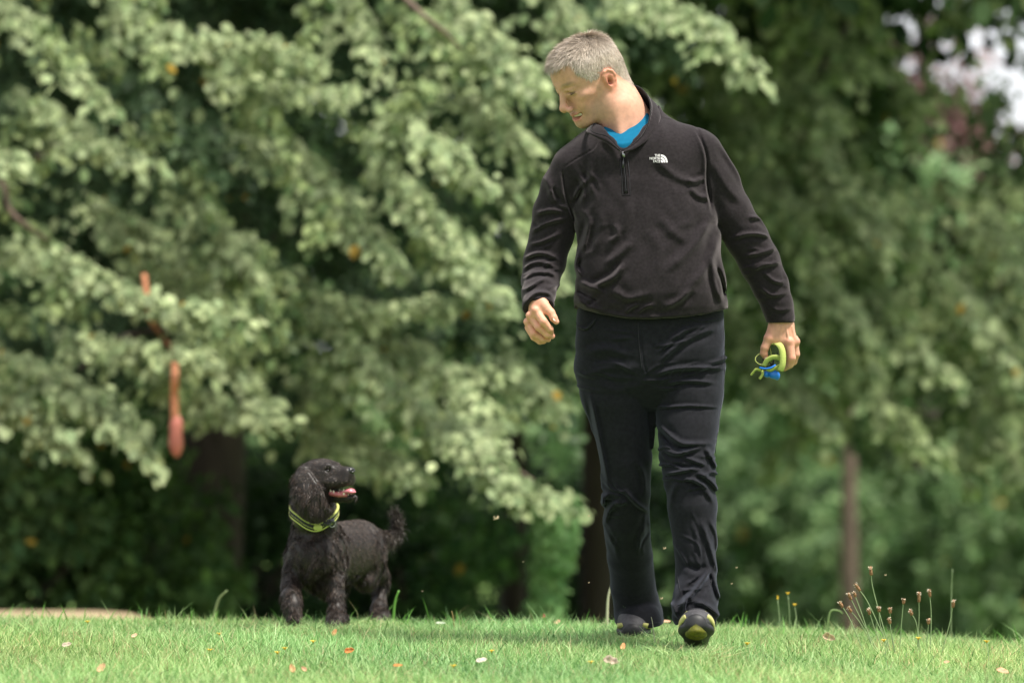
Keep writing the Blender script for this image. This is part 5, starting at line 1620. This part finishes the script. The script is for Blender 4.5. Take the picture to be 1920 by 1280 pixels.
def clumps(centers, radii, per, size, ca, cb, var=.25, yellow=.003):
    n = len(centers) * per
    cen = np.repeat(centers, per, axis=0); rad = np.repeat(radii, per, axis=0)
    u = rng.normal(size=(n, 3)); u /= np.linalg.norm(u, axis=1, keepdims=True)
    r = rng.random(n) ** .5
    pos = cen + u * r[:, None] * rad
    tip = u * .5 + np.array([[0, 0, -.6]]) + rng.normal(0, .5, (n, 3))
    nrm = u * .7 + np.array([[0, -.2, .6]]) + rng.normal(0, .5, (n, 3))
    cv = np.repeat(rng.uniform(.7, 1.3, (len(centers), 1)), per, axis=0)
    return leaves(pos, tip, nrm, size * rng.uniform(.6, 1.25, n), leafcol(n, ca, cb, var, yellow) * cv, .7)


def join_c(lst):
    V, F = join([(a[0], a[1]) for a in lst])
    return V, F, np.vstack([a[2] for a in lst])


def trunk(pts, rads, m_, parent, seg=14, name='trunk'):
    c = curve_px([list(p) + [r] for p, r in zip(pts, rads)], 30)
    r = c[:, 3] * (1 + .05 * np.sin(np.arange(len(c)) * 1.3))
    V, F = tube(c[:, :3], r, seg)
    return mesh_obj(name, V, F, m_, parent)


GA, GB = (.030, .062, .028), (.085, .135, .060)        # inner lime greens, darkened to paint in the shade of the crown


def gpt(px, d): return np.array([(px - 960) / FPX * d, d, float(ground_z((px - 960) / FPX * d, d))])


# --- the big weeping lime
t1 = empty('lime_tree', gpt(375, 23.5), 'huge weeping lime tree, leafy boughs drooping across the left and centre over a dark trunk', 'tree')
b0 = gpt(375, 23.5)
trunk([b0 - [0, 0, .3], b0 + [0, 0, .3], b0 + [.05, .1, 1.6], b0 + [.2, .2, 3.4], b0 + [.3, .3, 6.0], b0 + [.3, .3, 9.0]], [.34, .25, .22, .20, .16, .05], M_bark, t1)
PS = lambda px, py, d: P(px, py, d)
traced = [
    ([(-30, -20, 19.5), (60, 30, 19), (120, 110, 18.6), (200, 188, 18.2)], 230, .17), ([(180, -20, 19.5), (300, 40, 19), (420, 60, 18.7), (520, 62, 18.4)], 230, .20),
    ([(300, 40, 19.6), (430, 70, 19), (530, 88, 18.6), (605, 108, 18.2)], 220, .14), ([(380, 120, 19.6), (480, 150, 19), (570, 160, 18.6), (668, 168, 18.2)], 220, .15),
    ([(20, 150, 19.8), (110, 205, 19.2), (200, 268, 18.8), (285, 292, 18.4)], 220, .16), ([(-60, 270, 19), (0, 285, 18.6), (45, 298, 18.4)], 90, .12),
    ([(640, -60, 19.8), (700, 60, 19.2), (735, 190, 18.8), (800, 240, 18.4), (860, 300, 18.1), (932, 335, 17.9)], 420, .17), ([(540, 250, 19.8), (620, 340, 19.2), (690, 430, 18.7), (752, 505, 18.3)], 300, .17),
    ([(700, 270, 19.7), (780, 350, 19.0), (850, 430, 18.5), (900, 520, 18.1), (955, 560, 17.9)], 460, .15), ([(-60, 470, 19.2), (60, 455, 18.8), (150, 490, 18.5), (250, 545, 18.3), (340, 562, 18.1), (435, 578, 17.9)], 430, .14),
    ([(-60, 620, 19.2), (60, 670, 18.8), (150, 720, 18.5), (220, 770, 18.3), (292, 852, 18.1)], 380, .18), ([(120, 620, 19.3), (230, 635, 18.8), (320, 650, 18.5), (402, 668, 18.2)], 260, .15),
    ([(-80, 690, 19), (20, 730, 18.7), (80, 790, 18.5), (150, 845, 18.3)], 220, .18), ([(300, 690, 19.6), (380, 730, 19.1), (450, 760, 18.8), (525, 780, 18.6)], 260, .16), ([(330, 590, 19.8), (400, 640, 19.3), (450, 690, 19), (500, 735, 18.8)], 200, .16),
    ([(540, 500, 19.6), (630, 560, 19.1), (730, 565, 18.7), (845, 560, 18.3)], 260, .14), ([(300, 300, 20), (370, 370, 19.5), (430, 440, 19.1), (465, 478, 18.9)], 230, .19), ([(560, 620, 20), (590, 720, 19.5), (610, 800, 19.2), (660, 870, 18.9)], 260, .18),
    ([(640, 780, 19.8), (700, 830, 19.3), (750, 865, 19.0), (795, 890, 18.8)], 230, .15), ([(560, 520, 19.4), (660, 630, 18.9), (750, 720, 18.5), (840, 780, 18.2), (910, 830, 17.9), (980, 905, 17.7), (1095, 940, 17.4)], 760, .16),
    ([(780, 640, 19.2), (850, 700, 18.8), (900, 745, 18.5), (930, 800, 18.3)], 220, .16), ([(1120, -40, 19.4), (1220, 0, 18.8), (1310, 20, 18.4), (1370, 75, 18.1), (1440, 145, 17.8)], 330, .13),
    ([(820, -40, 19.6), (900, 30, 19.1), (960, 100, 18.8), (1010, 160, 18.5)], 300, .22), ([(800, 60, 19.8), (880, 150, 19.3), (930, 210, 19), (990, 280, 18.8)], 300, .22), ([(1000, -80, 19.8), (1060, 0, 19.4), (1120, 70, 19.1), (1170, 150, 18.9)], 260, .2), ([(1190, 160, 20), (1240, 230, 19.6), (1290, 330, 19.3)], 160, .15), ([(960, 330, 19.6), (1000, 380, 19.2), (1020, 450, 18.9), (1030, 520, 18.7)], 220, .18),
    ([(400, 230, 20.2), (500, 270, 19.8), (590, 330, 19.5), (650, 370, 19.3)], 260, .22), ([(120, 330, 20.2), (220, 400, 19.8), (300, 430, 19.5), (360, 470, 19.3)], 240, .22), ([(230, 480, 20.2), (320, 500, 19.8), (400, 530, 19.5)], 160, .2),
    ([(850, 440, 19.8), (930, 620, 19.3), (990, 700, 19), (1040, 760, 18.8)], 280, .2), ([(700, 590, 19.6), (790, 650, 19.2), (870, 690, 18.9), (935, 700, 18.7)], 240, .15),
]
L1 = []
for pts, n, w in traced:
    L1.append(spray([PS(*q) for q in pts], int(n * 1.45), w, .066, (.14, .20, .09), (.36, .42, .22)))  # outer boughs paler: sunlit highlights put into the leaf colour
# inner boughs: same habit, deeper in the crown
low = lambda x: np.interp(x, [-400, 0, 300, 340, 560, 640, 950, 1100, 1200], [830, 800, 770, 720, 700, 800, 790, 720, 600])
for k in range(230):
    x = rng.uniform(-420, 1180); d = rng.choice([19.8, 20.6, 21.4, 22.4]) + rng.uniform(-.3, .3)
    y = rng.uniform(-350, low(x) - 60)
    if d < 21.2 and (rng.random() < .5 or math.sin(x * .017 + 1.2) * math.sin(y * .021 + x * .006) > .10): continue
    ln_ = rng.uniform(140, 260); sl_ = rng.uniform(.35, 1.1)
    dx = ln_ / math.hypot(1, sl_) * (1 if rng.random() < .85 or x > 300 else -.6)
    dy = ln_ * sl_ / math.hypot(1, sl_)
    y2 = min(y + dy, low(x) + 30)
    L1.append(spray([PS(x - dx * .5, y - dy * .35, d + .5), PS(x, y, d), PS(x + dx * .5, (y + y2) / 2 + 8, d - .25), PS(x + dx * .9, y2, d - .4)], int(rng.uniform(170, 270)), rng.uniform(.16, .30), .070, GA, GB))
# short hanging side shoots over the face of the tree
for k in range(110):
    x = rng.uniform(-200, 1150); y = rng.uniform(-120, low(x) - 40); d = rng.uniform(18.5, 19.8)
    if math.sin(x * .013 + 2.2) * math.sin(y * .017 + x * .004) > .2: continue
    sl_ = rng.uniform(.8, 3.0); ln_ = rng.uniform(45, 110); dx = ln_ / math.hypot(1, sl_) * (1 if rng.random() < .75 else -1); dy = ln_ * sl_ / math.hypot(1, sl_)
    L1.append(spray([PS(x, y, d), PS(x + dx * .5, y + dy * .4, d - .1), PS(x + dx, y + dy, d - .15)], int(rng.uniform(35, 85)), rng.uniform(.07, .14), .062, (.09, .15, .060), (.27, .33, .14)))
# the rest of the crown above and beside the view
m = 1500
u = rng.normal(size=(m, 3)); u /= np.linalg.norm(u, axis=1, keepdims=True)
r_ = rng.uniform(.55, 1, m)[:, None]
cc_ = np.array([b0[0] + .6, 24.0, 5.2]) + u * r_ * np.array([5.6, 5.0, 4.6])
cc_ = cc_[(cc_[:, 2] > 3.1 + .25 * np.maximum(0, cc_[:, 1] - 22)) ]
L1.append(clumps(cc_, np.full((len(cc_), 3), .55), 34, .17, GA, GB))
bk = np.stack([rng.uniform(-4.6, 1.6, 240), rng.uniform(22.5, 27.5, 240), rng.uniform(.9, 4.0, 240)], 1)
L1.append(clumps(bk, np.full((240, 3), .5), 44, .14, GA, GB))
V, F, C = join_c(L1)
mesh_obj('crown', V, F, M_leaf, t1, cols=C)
for pts, r0 in (([(-40, 300, 18.9), (5, 345, 18.7), (20, 395, 18.6), (60, 430, 18.6), (90, 450, 18.8)], .018), ([(740, -20, 18.3), (790, 25, 18.2), (835, 62, 18.2), (865, 92, 18.3)], .014),
                ([(420, 500, 23.2), (600, 420, 21.5), (760, 520, 20)], .05), ([(400, 300, 23.4), (200, 240, 21.5), (60, 300, 20)], .05), ([(560, 560, 20), (700, 680, 18.9), (850, 800, 18.3), (1000, 900, 17.8)], .014),
                ([(420, 640, 23.2), (330, 620, 21), (240, 630, 19.4), (150, 690, 18.8)], .03)):
    c = curve_px([PS(*q) for q in pts], 20); V_, F_ = tube(c, np.linspace(r0, r0 * .45, len(c)), 7); mesh_obj('branch', V_, F_, M_bark_l if r0 < .02 else M_bark, t1)

# rope toy hanging from the lime
M_rope = mat('red_rope', (.42, .17, .085), rough=.8, noise=.3, nscale=60, bump=.6, bscale=120, bdist=.004)
rp = empty('hanging_rope', P(328, 690, 18.2), 'orange red rope with a fat pinkish knot hanging from the left boughs', 'rope')
c = curve_px([P(270, 515, 18.6), P(276, 560, 18.55), P(284, 600, 18.6), P(300, 625, 20.0), P(322, 655, 19.9), P(328, 690, 18.25), P(327, 740, 18.2), P(328, 790, 18.2), P(330, 805, 18.2)], 40)
V_, F_ = tube(c, np.interp(np.arange(len(c)), [0, 8, 16, 24, len(c)], [.014, .016, .009, .018, .020]), 8); mesh_obj('cord', V_, F_, M_rope, rp)
V_, F_ = tube([P(330, 780, 18.2), P(331, 795, 18.2), P(330, 812, 18.2), P(330, 830, 18.2), P(331, 846, 18.2), P(332, 856, 18.2)], [.018, .034, .030, .036, .026, .008], 10); mesh_obj('knot', V_, F_, mat('pink_rope', (.42, .14, .10), rough=.7, noise=.2, nscale=40), rp)

# --- trunks under and behind the lime
def simple_tree(name, px, d, label, r0, h, crown_c, crown_r, nclump, per, lsize, ca, cb, bark, lean=0.0, crad=.6, mask=None, group=None, var=.25, yellow=.003, cmin=-99):
    b = gpt(px, d)
    t = empty(name, b, label, 'tree', group)
    top = np.array([b[0] + lean, d, b[2] + h])
    trunk([b - [0, 0, .4], b + [0, 0, .2], b * .5 + top * .5, top], [r0 * 1.3, r0, r0 * .75, r0 * .3], bark, t)
    u = rng.normal(size=(nclump, 3)); u /= np.linalg.norm(u, axis=1, keepdims=True)
    cen = np.array(crown_c) + u * rng.uniform(.35, 1, (nclump, 1)) * np.array(crown_r)
    cen = cen[cen[:, 2] > cmin]
    V, F, C = clumps(cen, np.full((len(cen), 3), crad), per, lsize, ca, cb, var, yellow)
    if mask is not None:
        cx_, cy_ = w2px(V.reshape(-1, 6, 3).mean(1))
        k = mask(cx_, cy_)
        V = V.reshape(-1, 6, 3)[k].reshape(-1, 3); C = C.reshape(-1, 6, 3)[k].reshape(-1, 3)
        bq = np.arange(k.sum())[:, None] * 6
        F = [np.concatenate([bq + np.array([[0, 1, 2, 3]]), bq + np.array([[0, 3, 4, 5]])])]
    mesh_obj('crown', V, F, M_leaf, t, cols=C)
    for q in range(5):
        e = cen[rng.integers(len(cen))]
        if name == 'copper_beech' and q > 1: continue
        s_ = b * .4 + top * .6
        V_, F_ = tube(curve_px([s_, (s_ + e) / 2 + np.array([0, 0, .3]), e], 8), np.linspace(r0 * .35, r0 * .1, 8), 6)
        mesh_obj('limb', V_, F_, bark, t)
    return t


D1, D2 = (.013, .034, .013), (.038, .075, .025)  # very dark greens, with the shade under the lime painted in
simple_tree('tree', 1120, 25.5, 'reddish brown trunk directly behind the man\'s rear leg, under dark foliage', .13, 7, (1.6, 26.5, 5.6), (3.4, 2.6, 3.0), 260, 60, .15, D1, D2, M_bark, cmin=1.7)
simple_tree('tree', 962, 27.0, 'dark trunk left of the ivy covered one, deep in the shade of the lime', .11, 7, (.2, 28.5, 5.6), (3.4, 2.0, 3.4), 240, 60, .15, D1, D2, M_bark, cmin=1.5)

# ivy clad stump column in the light
iv = empty('ivy_clad_trunk', gpt(1022, 20.5), 'slanting trunk wrapped in bright green ivy, left of the man\'s legs', 'tree')
b = gpt(1022, 20.5)
ip = [b - [0, 0, .2], P(1026, 1120, 20.5), P(1034, 1050, 20.45), P(1040, 990, 20.4), P(1045, 925, 20.4)]
trunk(ip, [.05, .05, .055, .06, .05], M_bark, iv)
n = 2300
c = curve_px(ip, 40); k = rng.random(n) * (len(c) - 1); ki = k.astype(int); q = c[ki] + (c[np.minimum(ki + 1, len(c) - 1)] - c[ki]) * (k - ki)[:, None]
a = rng.uniform(0, 6.28, n); rr_ = np.interp(k / len(c), [0, .4, 1], [.070, .088, .105]) * rng.uniform(.7, 1.1, n)
o = np.stack([np.cos(a), np.sin(a), 0 * a], 1)
V, F, C = leaves(q + o * rr_[:, None], np.array([[0, 0, -.8]]) + o * .5 + rng.normal(0, .3, (n, 3)), o + np.array([[0, 0, .3]]) + rng.normal(0, .25, (n, 3)), .055 * rng.uniform(.7, 1.2, n), leafcol(n, (.14, .29, .10), (.25, .41, .16)), .9)
mesh_obj('ivy', V, F, M_leaf, iv, cols=C)

# dark shrubs in the shade under the lime
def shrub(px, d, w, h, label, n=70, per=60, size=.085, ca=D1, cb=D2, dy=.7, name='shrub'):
    b = gpt(px, d); s = empty(name, b, label, 'shrub', 'shrubs behind the lawn')
    for q in range(6):
        e = b + np.array([rng.uniform(-w, w) * .4, rng.uniform(-.2, .2), h * rng.uniform(.4, .8)])
        V_, F_ = tube(curve_px([b - [0, 0, .1], (b + e) / 2 + np.array([0, 0, .1]), e], 6), .018, 5); mesh_obj('stem', V_, F_, M_bark, s)
    cen = b + np.stack([rng.uniform(-w, w, n) * .5, rng.uniform(-dy, dy, n), h * rng.beta(1.3, 1.1, n)], 1)
    top = np.sqrt(np.clip(1 - (2 * (cen[:, 0] - b[0]) / w) ** 2 * .8, .1, 1)); cen[:, 2] = b[2] + (cen[:, 2] - b[2]) * top
    V, F, C = clumps(cen, np.full((n, 3), .22), per, size, ca, cb, .3)
    mesh_obj('foliage', V, F, M_leaf, s, cols=C)
shrub(-20, 21.8, 1.3, 1.9, 'green bush at the far left edge behind the dry verge', 90, ca=(.05, .11, .04), cb=(.15, .23, .08))
shrub(190, 22.6, 1.4, 1.8, 'mottled dark green bush left of the lime trunk', 100, ca=(.04, .095, .03), cb=(.12, .20, .055))
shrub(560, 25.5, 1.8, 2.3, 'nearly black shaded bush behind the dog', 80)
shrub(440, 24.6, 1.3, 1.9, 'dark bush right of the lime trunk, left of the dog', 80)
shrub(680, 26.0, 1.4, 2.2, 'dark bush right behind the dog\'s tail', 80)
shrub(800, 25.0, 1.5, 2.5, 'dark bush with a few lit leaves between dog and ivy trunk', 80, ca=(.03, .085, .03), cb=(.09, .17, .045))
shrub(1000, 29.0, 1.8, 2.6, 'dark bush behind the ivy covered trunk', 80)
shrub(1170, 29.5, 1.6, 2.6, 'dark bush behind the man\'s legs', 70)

# --- the drooping tree on the right
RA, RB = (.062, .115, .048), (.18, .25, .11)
t4 = empty('lime_tree', gpt(2180, 27.0), 'drooping green tree at the right, boughs hanging into view above the plantains', 'tree')
b4 = gpt(2180, 27.0)
trunk([b4 - [0, 0, .4], b4 + [0, 0, .3], b4 + [-.1, 0, 3], b4 + [0, 0, 7]], [.32, .26, .2, .08], M_bark, t4)
hole = [(1640, -80), (1650, 30), (1700, 60), (1668, 105), (1690, 150), (1780, 168), (1850, 158), (1895, 215), (1990, 300), (1990, -80), (1880, -80), (1850, 30), (1790, 62), (1740, 50), (1725, -80)]
hole2 = [(1640, 60), (1700, 60), (1790, 150), (1780, 170), (1690, 170)]
L4 = []
for pts in ([(1440, 30, 23.4), (1510, 130, 23), (1565, 225, 22.7)], [(1470, -40, 23.4), (1550, 50, 23), (1610, 115, 22.8)], [(1350, 400, 23.2), (1420, 515, 22.8), (1490, 605, 22.5)], [(1500, 420, 23.4), (1560, 520, 23), (1610, 610, 22.7)],
            [(1550, 290, 23.6), (1615, 375, 23.1), (1665, 460, 22.8)], [(1630, 550, 23.4), (1715, 635, 23), (1795, 705, 22.7)], [(1790, 510, 23.6), (1860, 600, 23.1), (1910, 690, 22.8)], [(1430, 630, 23.4), (1500, 720, 23), (1565, 805, 22.7)],
            [(1590, 610, 23.6), (1650, 720, 23.1), (1705, 830, 22.8)], [(1370, 170, 24), (1435, 295, 23.5), (1490, 390, 23.2)], [(1860, 380, 23.6), (1915, 490, 23.2), (1960, 600, 23)], [(1700, 420, 23.8), (1780, 520, 23.3), (1840, 590, 23)],
            [(1800, 700, 23.8), (1860, 790, 23.3), (1900, 880, 23)], [(1500, 180, 24), (1540, 270, 23.6), (1560, 370, 23.3)], [(1360, 560, 23.8), (1400, 650, 23.4), (1450, 740, 23.1)]):
    L4.append(spray([PS(*q) for q in pts], 230, .17, .085, (.13, .19, .085), (.35, .41, .21)))  # pale leaf colour paints the sunlit bough tips
lowr = lambda x: np.interp(x, [1300, 1360, 1480, 1600, 1700, 1800, 2000], [560, 640, 800, 830, 880, 800, 900])
for k in range(330):
    x = rng.uniform(1290, 2200); d = rng.choice([23.2, 24.2, 25.2, 26.2]) + rng.uniform(-.4, .4)
    y = rng.uniform(-350, lowr(x) - 40)
    if inpoly(np.array([x]), np.array([y]), hole)[0] and rng.random() < .6: continue
    if 1600 < x < 1880 and y < 300 and rng.random() < .5: continue
    if 1560 < x < 1860 and 60 < y < 520 and rng.random() < .55: continue
    if x > 1880 and 100 < y < 480 and rng.random() < .5: continue
    if x < 1480 and y > 400 and rng.random() < .45: continue
    ln_ = rng.uniform(110, 210); sl_ = rng.uniform(.8, 2.2)
    dx = ln_ / math.hypot(1, sl_) * (1 if rng.random() < .7 else -1); dy = ln_ * sl_ / math.hypot(1, sl_)
    y2 = min(y + dy, lowr(x) + 30)
    br = d < 24.7  # nearer boughs get paler leaves, sunlight put into their colour
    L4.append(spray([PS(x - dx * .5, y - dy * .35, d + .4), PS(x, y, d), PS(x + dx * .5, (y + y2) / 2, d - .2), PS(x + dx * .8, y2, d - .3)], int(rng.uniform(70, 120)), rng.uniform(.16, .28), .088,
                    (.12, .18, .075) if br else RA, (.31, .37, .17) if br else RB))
m = 420
u = rng.normal(size=(m, 3)); u /= np.linalg.norm(u, axis=1, keepdims=True)
cc_ = np.array([b4[0] + .3, 27.5, 5.6]) + u * rng.uniform(.5, 1, (m, 1)) * np.array([3.6, 3.2, 3.2])
cc_ = cc_[(cc_[:, 2] > 3.6) | ((cc_[:, 0] > 4.4) & (cc_[:, 2] > 1))]
L4.append(clumps(cc_, np.full((len(cc_), 3), .5), 34, .17, RA, RB))
# shaded inner curtain on the near (left) half
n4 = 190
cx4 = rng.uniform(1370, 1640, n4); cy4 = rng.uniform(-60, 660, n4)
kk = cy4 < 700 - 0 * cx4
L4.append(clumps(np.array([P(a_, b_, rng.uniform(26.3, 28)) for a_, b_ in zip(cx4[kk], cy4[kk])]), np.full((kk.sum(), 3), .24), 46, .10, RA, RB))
def cull(V, C, keep_fn):
    cx_, cy_ = w2px(V.reshape(-1, 6, 3).mean(1)); k = keep_fn(cx_, cy_)
    bq = np.arange(k.sum())[:, None] * 6
    return V.reshape(-1, 6, 3)[k].reshape(-1, 3), [np.concatenate([bq + np.array([[0, 1, 2, 3]]), bq + np.array([[0, 3, 4, 5]])])], C.reshape(-1, 6, 3)[k].reshape(-1, 3)
V, F, C = join_c(L4)
V, F, C = cull(V, C, lambda a_, b_: ~(inpoly(a_ + 9 * np.sin(b_ * .12), b_ + 9 * np.sin(a_ * .11), hole) & (rng.random(len(a_)) < np.where(np.sin(a_ * .075 + 1.5 * np.sin(b_ * .05)) * np.sin(b_ * .085 + 1) > .1, .35, .95))))
mesh_obj('crown', V, F, M_leaf, t4, cols=C)
for pts in ([(2050, 320, 26), (1900, 380, 25), (1740, 480, 24.5)], [(1700, -80, 26), (1620, 0, 25), (1520, 160, 24.5)], [(2050, 420, 26), (1900, 500, 25), (1800, 640, 24.5)]):
    c = curve_px([PS(*q) for q in pts], 14); V_, F_ = tube(c, np.linspace(.05, .015, len(c)), 6); mesh_obj('branch', V_, F_, M_bark, t4)

# --- far trees on the right
holes = lambda a_, b_: ~(inpoly(a_, b_, hole) & (rng.random(len(a_)) < .75))
simple_tree('copper_beech', 1730, 42, 'purple leaved copper beech seen through the boughs at upper right', .25, 7,
            P(1720, 290, 42), (P(1880, 0, 42)[0] - P(1720, 0, 42)[0], 1.2, 1.5), 190, 44, .13, (.12, .065, .062), (.24, .135, .13), M_bark, crad=.36, mask=holes, yellow=0)
F1, F2 = (.13, .23, .10), (.29, .41, .20)
simple_tree('tree', 1592, 34, 'slim brown trunk rising behind the plantains, its crown mid green', .085, 5.5, P(1600, 470, 35), (1.3, 1.0, 1.3), 90, 60, .12, F1, F2, M_bark_l, crad=.36, cmin=.5)
for px_, d, lb, cr in ((1330, 50, 'soft light green tree beyond the man\'s legs', (2.4, 1.6, 2.4)), (1480, 54, 'pale green tree in the far gap right of the lead', (2.4, 1.6, 2.6)), (1700, 52, 'rounded green tree beyond the slim brown trunk', (2.4, 1.6, 2.3)),
                       (1900, 50, 'bright green tree at the far right edge', (2.2, 1.6, 2.8))):
    simple_tree('tree', px_, d, lb, .16, 5, P(px_, 760, d), cr, 150, 60, .19, F1, F2, M_bark, crad=.55, group='trees beyond the lawn')
for px_, d, w_, h_, lb in ((1290, 43, 2.2, 2.2, 'low green bush between and beyond the man\'s legs'), (1440, 42, 2.4, 2.3, 'low green bush under the held lead in the distance'), (1560, 45, 2.0, 2.0, 'low dark bush left of the slim trunk'), (1690, 40, 2.2, 2.1, 'green bush right behind the plantains'),
                           (1830, 38, 2.2, 2.4, 'green bush far right beyond the lawn crest'), (1960, 36, 1.8, 2.4, 'green bush at the right edge of the view')):
    shrub(px_, d, w_, h_, lb, 80, 60, .14, (.07, .14, .05), (.18, .27, .11), dy=.9)

# woodland closing the view far behind
cen = []
for k in range(3000):
    x = rng.uniform(-2600, 4200); top = np.interp(x, [-2600, 0, 1150, 1250, 1500, 1650, 1950, 2100, 2700, 4200], [100, -200, -300, 100, 250, 430, 430, 100, -100, 0])
    cen.append(P(x, rng.uniform(top, 1260), rng.uniform(60, 70)))
V, F, C = clumps(np.array(cen), np.full((len(cen), 3), 1.1), 46, .42, (.06, .12, .045), (.15, .23, .09), .3, 0)
w_ = mesh_obj('far_woodland', V, F, M_leaf, cols=C)
tag(w_, 'distant green woodland filling the gaps behind all the trees', 'woodland', kind='stuff')
